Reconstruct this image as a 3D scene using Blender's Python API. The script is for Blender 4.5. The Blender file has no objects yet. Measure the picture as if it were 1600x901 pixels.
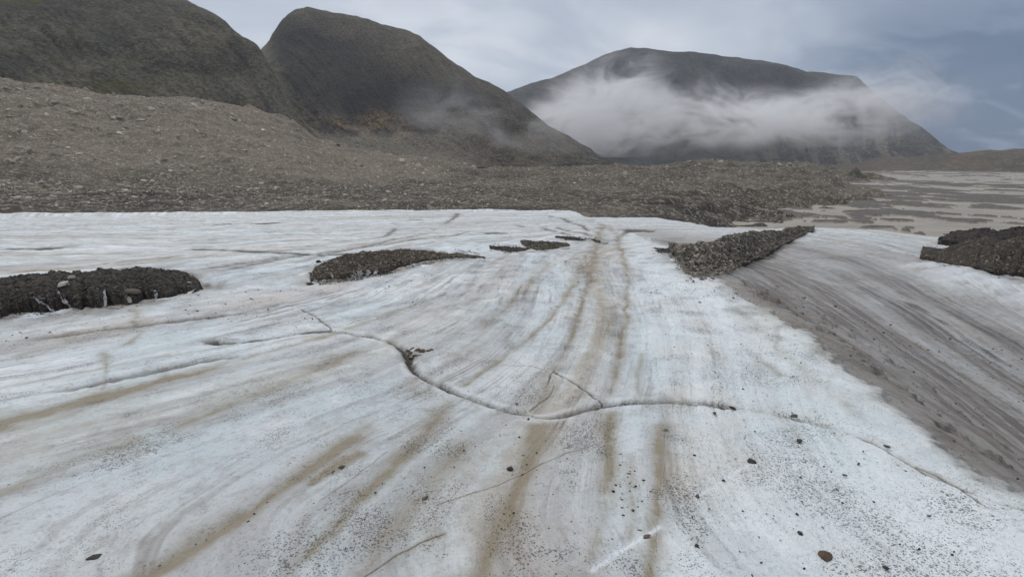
import bpy, math, random
import numpy as np
from math import radians, sin, cos, tan, pi

random.seed(7)
RNG = np.random.default_rng(11)
scene = bpy.context.scene
COL = scene.collection

# ------------------------------------------------------------------ camera model
F = 700.0
PITCH = radians(16.0)
ZC = 1.7
FW = np.array([0, cos(PITCH), -sin(PITCH)])
UP = np.array([0, sin(PITCH), cos(PITCH)])


def ray(px, py):
    px = np.asarray(px, float); py = np.asarray(py, float)
    a = (px - 800) / F; b = (450.5 - py) / F
    d = FW[None, :] + a.reshape(-1, 1) * np.array([[1, 0, 0]]) + b.reshape(-1, 1) * UP[None, :]
    return d


def azel(px, py):
    d = ray(px, py)
    h = np.hypot(d[:, 0], d[:, 1])
    return np.arctan2(d[:, 0], d[:, 1]), d[:, 2] / h


# ------------------------------------------------------------------ noise
def _hash(ix, iy, seed):
    h = (ix.astype(np.int64) * 374761393 + iy.astype(np.int64) * 668265263 + seed * 1442695041) & 0xFFFFFFFF
    h = ((h ^ (h >> 13)) * 1274126177) & 0xFFFFFFFF
    h = h ^ (h >> 16)
    return (h & 0xFFFF) / 65535.0


def vnoise(x, y, seed=0):
    ix = np.floor(x); iy = np.floor(y)
    fx = x - ix; fy = y - iy
    fx = fx * fx * fx * (fx * (fx * 6 - 15) + 10); fy = fy * fy * fy * (fy * (fy * 6 - 15) + 10)
    a = _hash(ix, iy, seed); b = _hash(ix + 1, iy, seed)
    c = _hash(ix, iy + 1, seed); d = _hash(ix + 1, iy + 1, seed)
    return (a + (b - a) * fx) * (1 - fy) + (c + (d - c) * fx) * fy - 0.5


def fbm(x, y, octv=4, seed=0, gain=0.5):
    s = 0; a = 1.0
    for k in range(octv):
        s = s + a * vnoise(x * 2 ** k + 17.3 * k, y * 2 ** k - 9.1 * k, seed + k * 7)
        x, y = x * .8 - y * .6, x * .6 + y * .8
        a *= gain
    return s


def sstep(a, b, x):
    t = np.clip((x - a) / (b - a), 0, 1)
    return t * t * (3 - 2 * t)


def pl_dist(P, L):
    """distance, side (+ = left of travel), parameter 0..1 of points P (N,2) to the polyline L (M,2)"""
    best = np.full(len(P), 1e9); side = np.zeros(len(P)); par = np.zeros(len(P))
    seg = L[1:] - L[:-1]; ln = np.hypot(seg[:, 0], seg[:, 1]) + 1e-9
    cum = np.concatenate([[0], np.cumsum(ln)]); tot = cum[-1]
    for i in range(len(seg)):
        d = P - L[i]
        t = (d @ seg[i]) / ln[i] ** 2
        tc = np.clip(t, 0, 1)
        q = d - tc[:, None] * seg[i]
        dd = np.hypot(q[:, 0], q[:, 1])
        m = dd < best
        cr = seg[i, 0] * d[:, 1] - seg[i, 1] * d[:, 0]
        best[m] = dd[m]; side[m] = np.sign(cr[m]); par[m] = (cum[i] + tc[m] * ln[i]) / tot
    return best, side, par


def chaikin(L, n=2):
    L = np.asarray(L, float)
    for _ in range(n):
        a = L[:-1] * .75 + L[1:] * .25; b = L[:-1] * .25 + L[1:] * .75
        m = np.empty((2 * len(a), 2)); m[0::2] = a; m[1::2] = b
        L = np.vstack([L[:1], m, L[-1:]])
    return L


# ------------------------------------------------------------------ the ice surface
SLOPE = 0.08


def on_plane(pts):
    """photo points onto the inclined plane of the glacier"""
    pts = np.asarray(pts, float); d = ray(pts[:, 0], pts[:, 1])
    t = ZC / np.maximum(-(d[:, 2] + SLOPE * d[:, 1]), 1e-4)
    return d[:, :2] * t[:, None]


BROW = np.array([(-700, 333), (0, 332), (400, 330), (800, 327), (960, 327), (1040, 333), (1110, 341), (1180, 348), (1240, 353),
                 (1290, 354), (1380, 356), (1440, 363), (1500, 370), (1700, 380), (2300, 390)], float)
_b = on_plane(BROW); BR_A = np.arctan2(_b[:, 0], _b[:, 1]); BR_Y = _b[:, 1] * np.interp(BROW[:, 0], [1120, 1250], [1.0, 1.32])
BANK = on_plane(chaikin([(1000, 372), (1040, 388), (1075, 412), (1120, 440), (1180, 480), (1240, 512), (1290, 560), (1340, 602), (1380, 642),
                         (1430, 690), (1500, 738), (1600, 790), (1800, 890), (2300, 1200)], 1))
LIP = on_plane([(-700, 560), (-200, 515), (0, 492), (80, 487), (160, 478), (230, 468), (310, 455), (400, 450), (490, 443), (560, 437), (620, 425),
                (680, 412), (760, 400), (830, 393), (950, 380)])


def brow_y(x, y):
    a = np.arctan2(x, np.maximum(y, 0.01))
    return np.interp(a, BR_A, BR_Y)


def ice_base(x, y):
    x = np.asarray(x, float); y = np.asarray(y, float)
    z = -SLOPE * y
    r = np.hypot(x, y)
    # long swells
    z = z + 0.05 * np.clip(r / 6, 0, 3) * fbm(x / 4.1, y / 4.1, 3, 3) + 0.02 * np.sin(x * 1.1 + 2) * np.cos(y * .9) * np.clip(r / 3, 0, 1)
    P = np.stack([x, y], 1)
    d, s, t = pl_dist(P, BANK)
    w = 1.5 + 0.22 * r
    low = sstep(0.0, 1.0, np.where(s > 0, d, -d * .4) / w + 0.05)
    z = z - 0.55 * low * np.clip((y + 1) / 3, 0, 1)
    d, s, t = pl_dist(P, LIP)
    sd = np.where(s > 0, d, -d)
    wt = np.interp(np.arctan2(x, np.maximum(y, .1)), [-1.0, -.87, -.62, -.55, -.45, -.30, -.12, 0.1, .2], [1, 1, 1, .25, 1, 1, .3, .3, 0])
    z = z - wt * 0.30 * sstep(-0.05, 0.45, sd) * (1 - sstep(0.6, 2.6, sd)) * (y > 2)
    yb = brow_y(x, y)
    e = np.maximum(0, y - yb)
    z = z - np.minimum(0.03 * e * e, 7 + 0 * e)
    return z


def on_ice(pts):
    pts = np.asarray(pts, float); d = ray(pts[:, 0], pts[:, 1])
    n = len(pts)
    ts = np.geomspace(0.8, 90, 500)
    X = d[:, None, 0] * ts; Y = d[:, None, 1] * ts; Z = ZC + d[:, None, 2] * ts
    G = ice_base(X.ravel(), Y.ravel()).reshape(n, -1)
    below = Z < G
    k = np.where(below.any(1), below.argmax(1), len(ts) - 1)
    k = np.maximum(k, 1)
    i = np.arange(n)
    g0 = (Z - G)[i, k - 1]; g1 = (Z - G)[i, k]
    w = np.clip(g0 / (g0 - g1 + 1e-9), 0, 1)
    t = ts[k - 1] + (ts[k] - ts[k - 1]) * w
    x = d[:, 0] * t; y = d[:, 1] * t
    return np.stack([x, y, ice_base(x, y)], 1)


# foliation lines of the ice, traced, used to fit a flow field (u across, v along)
FOL = [
    [(-100, 690), (0, 665), (130, 632), (260, 597), (400, 560), (520, 525), (600, 492), (700, 450)],
    [(-100, 820), (0, 778), (130, 718), (230, 690), (330, 655), (470, 592), (570, 545), (660, 505)],
    [(120, 950), (240, 900), (300, 862), (370, 812), (440, 767), (500, 727), (560, 682), (590, 650), (650, 590)],
    [(0, 900), (150, 820), (300, 745), (430, 680), (540, 610)],
    [(440, 900), (520, 830), (600, 752), (660, 690), (710, 620), (760, 580), (850, 510), (900, 440), (925, 390)],
    [(740, 900), (790, 800), (830, 720), (850, 650), (865, 580), (900, 510), (925, 430), (935, 380)],
    [(950, 900), (960, 800), (950, 700), (948, 640), (965, 580), (978, 500), (982, 440), (965, 380)],
    [(1030, 900), (1035, 800), (1035, 700), (1020, 640), (1005, 560), (1000, 450)],
    [(730, 535), (770, 500), (830, 440), (870, 400)],
    [(0, 560), (150, 530), (300, 505), (450, 480), (600, 445), (700, 420)],
    [(0, 520), (150, 505), (300, 480), (450, 458), (600, 435)],
    [(0, 410), (200, 405), (400, 395), (520, 385), (640, 372)],
    [(0, 360), (250, 358), (500, 352), (700, 348)],
    [(320, 430), (420, 412), (520, 398), (640, 385), (760, 372)],
    [(1075, 412), (1180, 478), (1290, 560), (1380, 642), (1500, 738), (1600, 790)],
    [(1140, 420), (1250, 470), (1370, 540), (1480, 620), (1600, 690)],
    [(1200, 400), (1320, 440), (1450, 500), (1600, 580)],
    [(1240, 375), (1350, 405), (1480, 450), (1600, 500)],
    [(1200, 900), (1190, 800), (1160, 700), (1120, 600), (1070, 500), (1030, 420)],
    [(1500, 900), (1400, 790), (1290, 680), (1190, 570), (1100, 470)],
]


def chart(x, y):
    yy = np.maximum(y, 0.0) + 3.0
    a = np.clip(np.arctan2(x, yy), -1.05, 1.05); b = np.clip(np.log(np.hypot(x, yy)), 1.1, 4.1) - 2.0
    return a, b


NB = [(i, j) for i in range(6) for j in range(5) if i + j <= 5 and i + j > 0]


def basis(x, y):
    a, b = chart(x, y)
    return np.stack([a ** i * b ** j for i, j in NB], 1)


_P = []; _D = []
for L in FOL:
    W = on_plane(chaikin(L, 2)); s = np.concatenate([[0], np.cumsum(np.hypot(*(W[1:] - W[:-1]).T))])
    q = np.linspace(0, 1, 40)
    q = q * s[-1]
    X = np.interp(q, s, W[:, 0]); Y = np.interp(q, s, W[:, 1])
    dx = np.gradient(X); dy = np.gradient(Y); n = np.hypot(dx, dy)
    _P.append(np.stack([X, Y], 1)); _D.append(np.stack([dx / n, dy / n], 1))
_P = np.vstack(_P); _D = np.vstack(_D)
_e = 1e-3
_B0 = basis(_P[:, 0], _P[:, 1])
_Bx = (basis(_P[:, 0] + _e, _P[:, 1]) - _B0) / _e
_By = (basis(_P[:, 0], _P[:, 1] + _e) - _B0) / _e
_al = _Bx * _D[:, :1] + _By * _D[:, 1:]
_ac = _Bx * _D[:, 1:] - _By * _D[:, :1]
rw = (np.hypot(_P[:, 0], _P[:, 1]) + 2)[:, None]
A = np.vstack([_al * rw * 3, _ac * rw * 0.35, np.eye(len(NB)) * 0.05])
CU = np.linalg.lstsq(A, np.concatenate([np.zeros(len(_P)), rw[:, 0] * 0.35, np.zeros(len(NB))]), rcond=None)[0]
A = np.vstack([_ac * rw * 3, _al * rw * 0.35, np.eye(len(NB)) * 0.05])
CV = np.linalg.lstsq(A, np.concatenate([np.zeros(len(_P)), rw[:, 0] * 0.35, np.zeros(len(NB))]), rcond=None)[0]


def flow(x, y):
    B = basis(x, y)
    return B @ CU, B @ CV


# ------------------------------------------------------------------ mesh helpers
def mesh_np(name, V, Fc, smooth=True, k=None):
    me = bpy.data.meshes.new(name)
    V = np.ascontiguousarray(V, np.float32); Fc = np.ascontiguousarray(Fc, np.int32)
    k = Fc.shape[1]
    me.vertices.add(len(V)); me.vertices.foreach_set('co', V.ravel())
    me.loops.add(Fc.size); me.loops.foreach_set('vertex_index', Fc.ravel())
    me.polygons.add(len(Fc))
    me.polygons.foreach_set('loop_start', np.arange(0, Fc.size, k, dtype=np.int32))
    me.polygons.foreach_set('loop_total', np.full(len(Fc), k, np.int32))
    me.polygons.foreach_set('use_smooth', np.full(len(Fc), smooth, bool))
    me.update(calc_edges=True)
    return me


def grid_faces(n, m):
    i = np.arange(n - 1)[:, None] * m + np.arange(m - 1)[None, :]
    return np.stack([i, i + 1, i + m + 1, i + m], -1).reshape(-1, 4)


def fattr(me, name, arr):
    a = me.attributes.new(name, 'FLOAT', 'POINT'); a.data.foreach_set('value', np.ascontiguousarray(arr, np.float32).ravel())


def vattr(me, name, arr):
    a = me.attributes.new(name, 'FLOAT_VECTOR', 'POINT'); a.data.foreach_set('vector', np.ascontiguousarray(arr, np.float32).ravel())


def link(name, me, mat=None, parent=None, label=None, cat=None, group=None, kind=None, loc=None):
    o = bpy.data.objects.new(name, me); COL.objects.link(o)
    if mat and me is not None and not me.materials: me.materials.append(mat)
    if parent is not None: o.parent = parent
    if label: o['label'] = label
    if cat: o['category'] = cat
    if group: o['group'] = group
    if kind: o['kind'] = kind
    if loc is not None: o.location = loc
    return o


# ------------------------------------------------------------------ node helpers
class NT:
    def __init__(self, name):
        self.m = bpy.data.materials.new(name); self.m.use_nodes = True
        self.t = self.m.node_tree; self.n = self.t.nodes; self.l = self.t.links
        self.bsdf = self.n['Principled BSDF']; self.out = self.n['Material Output']

    def put(self, sock, v):
        if isinstance(v, bpy.types.NodeSocket): self.l.new(v, sock)
        elif isinstance(v, (tuple, list)) and len(v) == 3 and sock.type == 'RGBA': sock.default_value = (*v, 1)
        else: sock.default_value = v

    def node(self, kind, **kw):
        nd = self.n.new(kind)
        for k, v in kw.items(): setattr(nd, k, v)
        return nd

    def attr(self, name):
        nd = self.node('ShaderNodeAttribute', attribute_name=name); return nd

    def pos(self):
        return self.node('ShaderNodeNewGeometry').outputs['Position']

    def scale(self, vec, s):
        nd = self.node('ShaderNodeVectorMath', operation='MULTIPLY'); self.put(nd.inputs[0], vec); nd.inputs[1].default_value = s
        return nd.outputs[0]

    def vadd(self, a, b):
        nd = self.node('ShaderNodeVectorMath', operation='ADD'); self.put(nd.inputs[0], a); self.put(nd.inputs[1], b); return nd.outputs[0]

    def noise(self, vec, scale=1, detail=4, rough=.55, dist=0, color=False):
        nd = self.node('ShaderNodeTexNoise'); self.put(nd.inputs['Vector'], vec); nd.inputs['Scale'].default_value = scale
        nd.inputs['Detail'].default_value = detail; nd.inputs['Roughness'].default_value = rough; nd.inputs['Distortion'].default_value = dist
        return nd.outputs['Color' if color else 'Fac']

    def voro(self, vec, scale=1, rand=1, out='Distance', feature='F1'):
        nd = self.node('ShaderNodeTexVoronoi', feature=feature); self.put(nd.inputs['Vector'], vec); nd.inputs['Scale'].default_value = scale
        nd.inputs['Randomness'].default_value = rand
        return nd.outputs[out]

    def ramp(self, v, a, b, lo=0.0, hi=1.0, smooth=True):
        nd = self.node('ShaderNodeMapRange', interpolation_type='SMOOTHSTEP' if smooth else 'LINEAR')
        self.put(nd.inputs[0], v); self.put(nd.inputs[1], a); self.put(nd.inputs[2], b); nd.inputs[3].default_value = lo; nd.inputs[4].default_value = hi
        return nd.outputs[0]

    def math(self, op, a, b=0.0, c=None, clamp=False):
        nd = self.node('ShaderNodeMath', operation=op, use_clamp=clamp); self.put(nd.inputs[0], a); self.put(nd.inputs[1], b)
        if c is not None: self.put(nd.inputs[2], c)
        return nd.outputs[0]

    def mul(self, *a):
        r = a[0]
        for b in a[1:]: r = self.math('MULTIPLY', r, b)
        return r

    def add(self, *a):
        r = a[0]
        for b in a[1:]: r = self.math('ADD', r, b)
        return r

    def mix(self, f, a, b, mode='MIX'):
        nd = self.node('ShaderNodeMix', data_type='RGBA', blend_type=mode, clamp_factor=True)
        self.put(nd.inputs[0], f); self.put(nd.inputs[6], a); self.put(nd.inputs[7], b); return nd.outputs[2]

    def bump(self, h, strength=.5, dist=.01, nrm=None):
        nd = self.node('ShaderNodeBump'); self.put(nd.inputs['Height'], h); nd.inputs['Strength'].default_value = strength
        nd.inputs['Distance'].default_value = dist
        if nrm is not None: self.l.new(nrm, nd.inputs['Normal'])
        return nd.outputs[0]

    def done(self, col, rough=.8, nrm=None, spec=.3):
        self.put(self.bsdf.inputs['Base Color'], col); self.put(self.bsdf.inputs['Roughness'], rough)
        self.put(self.bsdf.inputs['Specular IOR Level'], spec)
        if nrm is not None: self.l.new(nrm, self.bsdf.inputs['Normal'])
        return self.m


# ------------------------------------------------------------------ materials
def ice_material():
    M = NT('ice'); P = M.pos(); fol = M.attr('fol').outputs['Vector']
    dirt = M.attr('dirt').outputs['Fac']; grey = M.attr('grey').outputs['Fac']; calm = M.math('SUBTRACT', 1.0, M.mul(M.attr('calm').outputs['Fac'], .62)); dark = M.attr('dark').outputs['Fac']; pale = M.attr('pale').outputs['Fac']
    warp = M.noise(P, 1.3, 3, color=True)
    wv = M.node('ShaderNodeVectorMath', operation='MULTIPLY_ADD'); M.put(wv.inputs[0], warp); wv.inputs[1].default_value = (.045, .3, 0); M.put(wv.inputs[2], fol)
    fw = wv.outputs[0]
    big = M.noise(P, .45, 4)
    med = M.noise(P, 2.3, 5, .6)
    fine = M.noise(P, 38, 4, .7)
    s1 = M.noise(M.scale(fw, (2.2, .28, 0)), 1, 5, .6)
    s2 = M.noise(M.scale(fw, (9, .9, 0)), 1, 5, .65)
    s3 = M.noise(M.scale(fw, (34, 2.6, 0)), 1, 4, .65)
    s4 = M.noise(M.scale(M.vadd(fw, (5.3, 2.2, 0)), (6.5, .16, 0)), 1, 3, .6)
    c = M.mix(M.ramp(big, .35, .65), (.66, .765, .81), (.80, .85, .875))
    g2 = M.noise(P, 7, 6, .72); g3 = M.noise(P, 24, 5, .75)
    s5 = M.noise(M.scale(M.vadd(fw, (1.7, 9.2, 0)), (2.6, .05, 0)), 1, 4, .6)
    c = M.mix(M.mul(calm, M.ramp(s5, .49, .66, 0, .85), M.ramp(g2, .2, .6, .55, 1)), c, (.47, .40, .30))
    c = M.mix(M.mul(M.attr('calm').outputs['Fac'], M.ramp(med, .3, .6, .25, .7)), c, (.80, .86, .875))
    c = M.mix(M.mul(calm, M.ramp(s1, .40, .66, 0, .55)), c, (.44, .43, .44))
    c = M.mix(M.mul(calm, M.ramp(s2, .46, .66, 0, .44)), c, (.36, .35, .355))
    c = M.mix(M.mul(calm, M.ramp(g2, .46, .66, 0, .30)), c, (.40, .385, .38))
    c = M.mix(M.ramp(g3, .52, .68, 0, .45), c, (.30, .285, .275))
    c = M.mix(M.mul(calm, M.ramp(s3, .50, .68, 0, .6), M.ramp(med, .30, .55)), c, (.30, .285, .28))
    # thin foliation lines
    ln = M.math('ABSOLUTE', M.math('SUBTRACT', s4, .5))
    c = M.mix(M.mul(calm, M.ramp(ln, .0, .012, 1, 0), M.ramp(big, .42, .62, 0.05, .75)), c, (.22, .19, .17))
    # white crust patches
    c = M.mix(M.mul(M.ramp(med, .50, .64, 0, .7), M.ramp(s2, .38, .55, 1, 0.15)), c, (.84, .875, .89))
    # pale brown algae stain
    c = M.mix(M.mul(M.ramp(s1, .50, .7, 0, .5), M.ramp(M.noise(P, .9, 3), .45, .62)), c, (.60, .53, .43))
    dn = M.math('MULTIPLY', dirt, M.ramp(M.noise(M.scale(fw, (12, 2.2, 0)), 1, 5, .7), .22, .72, .45, 1.35), clamp=True)
    c = M.mix(M.math('MINIMUM', M.mul(dn, 1.05), .9), c, (.285, .24, .16))
    gn = M.math('MULTIPLY', grey, M.ramp(s2, .3, .66, 1.3, .55), clamp=True)
    gcol = M.mix(M.ramp(s1, .36, .64), (.185, .160, .138), (.345, .315, .285))
    gcol = M.mix(M.ramp(grey, .72, 1.0, 0, .8), gcol, M.mix(M.ramp(s2, .35, .65), (.125, .103, .086), (.21, .182, .155)))
    c = M.mix(gn, c, gcol)
    c = M.mix(M.mul(grey, M.ramp(s3, .54, .72, 0, .5)), c, (.48, .455, .43))
    c = M.mix(M.mul(grey, M.ramp(g2, .5, .66, 0, .6)), c, (.13, .12, .115))
    # grit: three sizes of dark specks
    Pj = M.vadd(P, M.scale(M.noise(P, 30, 2, color=True), (.012, .012, 0)))
    flat = M.scale(Pj, (1, 1, .2))
    def specks(scale, size, dens_scale, lo, hi):
        d = M.voro(flat, scale)
        g = M.node('ShaderNodeSeparateColor'); M.put(g.inputs[0], M.voro(flat, scale, out='Color'))
        rad = M.math('MULTIPLY', M.math('POWER', g.outputs[0], 2.0), size)
        dens = M.mul(M.ramp(M.noise(P, dens_scale, 4, .65), lo, hi), M.ramp(s2, .34, .62, .45, 1.25))
        th = M.math('MULTIPLY', rad, dens)
        return M.ramp(M.math('SUBTRACT', d, th), -.05, .05, 1, 0)
    k1 = specks(125, .78, 1.9, .37, .64)
    k2 = specks(62, .46, 1.1, .43, .70)
    k3 = specks(24, .24, .7, .40, .70)
    k = M.math('MAXIMUM', M.mul(k1, .8), M.math('MAXIMUM', M.mul(k2, .85), k3))
    k = M.mul(k, M.ramp(grey, .1, .7, 1, .35))
    c = M.mix(M.mul(k, .92), c, (.075, .068, .062))
    c = M.mix(M.mul(pale, .8), c, (.80, .84, .88))
    c = M.mix(dark, c, (.05, .042, .035))
    h = M.add(M.mul(fine, .35), M.mul(med, 1.0), M.mul(s3, .9), M.mul(k, -.6), M.mul(s2, .9), M.mul(g2, 1.3), M.mul(g3, .8))
    n1 = M.bump(h, .95, .026)
    far = M.add(M.mul(M.noise(P, 1.1, 6, .65), 1.0), M.mul(s2, .6))
    n2 = M.bump(far, .5, .09, n1)
    rough = M.math('SUBTRACT', .62, M.mul(grey, .27))
    m = M.done(c, rough, n2, .35)
    return m


def rubble_material(name, ca, cb, cc, scale=1.0, bump=.3, spots=.5):
    """loose rubble: ca dark, cb mid, cc pale stones"""
    M = NT(name); P = M.pos()
    a = M.noise(P, .022 * scale, 6, .65); b = M.noise(P, .22 * scale, 6, .75); f = M.noise(P, 2.0 * scale, 5, .75)
    c = M.mix(M.ramp(a, .38, .62), ca, cb)
    c = M.mix(M.ramp(b, .42, .68, 0, .6), c, ca)
    dk = M.attr('dark').outputs['Fac']; c = M.mix(M.mul(dk, M.ramp(b, .25, .6, 1.0, .65)), c, (.040, .037, .035))
    c = M.mix(M.mul(M.attr('light').outputs['Fac'], M.ramp(b, .32, .58, .12, .85)), c, (.225, .19, .148))
    v = M.voro(P, 1.3 * scale, out='Color'); sv = M.node('ShaderNodeSeparateColor'); M.put(sv.inputs[0], v)
    c = M.mix(M.mul(M.ramp(sv.outputs[0], 1 - spots, 1.0), .8), c, cc)
    v2 = M.voro(P, .5 * scale, out='Color'); s2 = M.node('ShaderNodeSeparateColor'); M.put(s2.inputs[0], v2)
    c = M.mix(M.mul(M.ramp(s2.outputs[1], .8, 1.0), .5), c, cc)
    c = M.mix(M.ramp(f, .5, .72, 0, .55), c, tuple(x * .45 for x in ca))
    rd = M.attr('rust').outputs['Fac']; c = M.mix(M.mul(rd, .75), c, (.24, .145, .08))
    h = M.add(M.mul(M.voro(P, 1.3 * scale), 1.0), M.mul(f, 1.2), M.mul(M.voro(P, .45 * scale), 1.5))
    return M.done(c, .9, M.bump(h, .8, bump), .15)


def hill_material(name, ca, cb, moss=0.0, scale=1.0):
    M = NT(name); P = M.pos(); sl = M.attr('slp').outputs['Vector']
    a = M.noise(P, .012 * scale, 6, .62, .6); b = M.noise(P, .11 * scale, 6, .7); f = M.noise(P, .45 * scale, 5, .8)
    st = M.noise(M.scale(sl, (260, 14, 0)), 1, 5, .7)
    st2 = M.noise(M.scale(sl, (70, 5, 0)), 1, 5, .6)
    c = M.mix(M.ramp(a, .36, .62), ca, cb)
    c = M.mix(M.ramp(st2, .42, .68, 0, .35), c, tuple(x * .55 for x in ca))
    c = M.mix(M.ramp(st, .52, .76, 0, .35), c, tuple(min(1, x * 1.5) for x in cb))
    c = M.mix(M.ramp(b, .44, .62, 0, .6), c, tuple(x * .5 for x in ca))
    c = M.mix(M.ramp(f, .5, .62, 0, .8), c, tuple(x * .35 for x in ca))
    c = M.mix(M.ramp(f, .48, .36, 0, .45), c, tuple(min(1, x * 1.9) for x in cb))
    if moss:
        c = M.mix(M.mul(M.ramp(M.noise(P, .02, 5, .65), .50, .68), M.ramp(b, .35, .6), M.attr('moss').outputs['Fac'], moss), c, (.125, .108, .028))
    rd = M.attr('rust').outputs['Fac']; c = M.mix(M.mul(rd, M.ramp(f, .60, .42, 0, 1), M.ramp(b, .62, .42, .25, 1)), c, M.mix(M.ramp(b, .4, .6), (.235, .160, .085), (.155, .105, .065)))
    gr = M.attr('green').outputs['Fac']; c = M.mix(M.mul(gr, M.ramp(st, .3, .6, .3, .9)), c, (.20, .20, .155))
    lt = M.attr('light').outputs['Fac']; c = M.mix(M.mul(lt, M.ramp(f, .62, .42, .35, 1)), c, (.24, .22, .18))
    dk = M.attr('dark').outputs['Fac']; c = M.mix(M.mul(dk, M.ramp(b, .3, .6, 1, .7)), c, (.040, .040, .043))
    h = M.add(M.mul(f, .6), M.mul(b, 1.5), M.mul(st, .8), M.mul(st2, 1.6))
    return M.done(c, .95, M.bump(h, .7, 2.2 / scale), .08)


def stone_material(name, ca, cb, scale=6):
    M = NT(name)
    oi = M.node('ShaderNodeObjectInfo').outputs['Random']; gi = M.node('ShaderNodeNewGeometry').outputs['Random Per Island']
    P = M.pos(); n = M.noise(P, scale, 5, .7)
    r = M.math('FRACT', M.add(oi, gi))
    c = M.mix(M.math('POWER', r, 2.0), ca, cb)
    c = M.mix(M.ramp(n, .45, .7, 0, .6), c, tuple(x * .5 for x in ca))
    return M.done(c, .85, M.bump(n, .5, .25 / scale), .2)


MAT_ICE = ice_material()
MAT_MOR = rubble_material('moraine_rubble', (.074, .064, .052), (.155, .135, .106), (.38, .335, .27), 2.0, .30, .20)
MAT_HILL_L = hill_material('shale_left', (.056, .054, .044), (.135, .121, .090), .8)
MAT_HILL_M = hill_material('shale_middle', (.049, .047, .047), (.125, .108, .085))
MAT_HILL_F = hill_material('shale_far', (.060, .062, .066), (.120, .115, .108), 0, .55)
MAT_RIDGE = rubble_material('ridge_rubble', (.085, .074, .060), (.125, .110, .088), (.18, .16, .13), .3, .8, .2)
MAT_MOUND = rubble_material('mound_grit', (.035, .031, .028), (.060, .052, .045), (.12, .105, .09), 22, .02, .2)
MAT_ST_PALE = stone_material('stone_pale', (.24, .215, .175), (.58, .53, .45), .8)
MAT_ST_DARK = stone_material('stone_dark', (.045, .041, .037), (.14, .125, .11), 14)
MAT_ST_TAN = stone_material('stone_tan', (.075, .064, .050), (.26, .225, .175), 12)
MAT_ST_GREY = stone_material('stone_grey', (.10, .09, .075), (.33, .30, .25), 9)
MAT_ST_BROWN = stone_material('stone_brown', (.09, .066, .048), (.16, .12, .09), 40)
MAT_GRIT = stone_material('grit_black', (.030, .027, .025), (.06, .053, .046), 60)
MAT_ST_LIGHT = stone_material('stone_light', (.33, .32, .29), (.42, .40, .37), 20)

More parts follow.
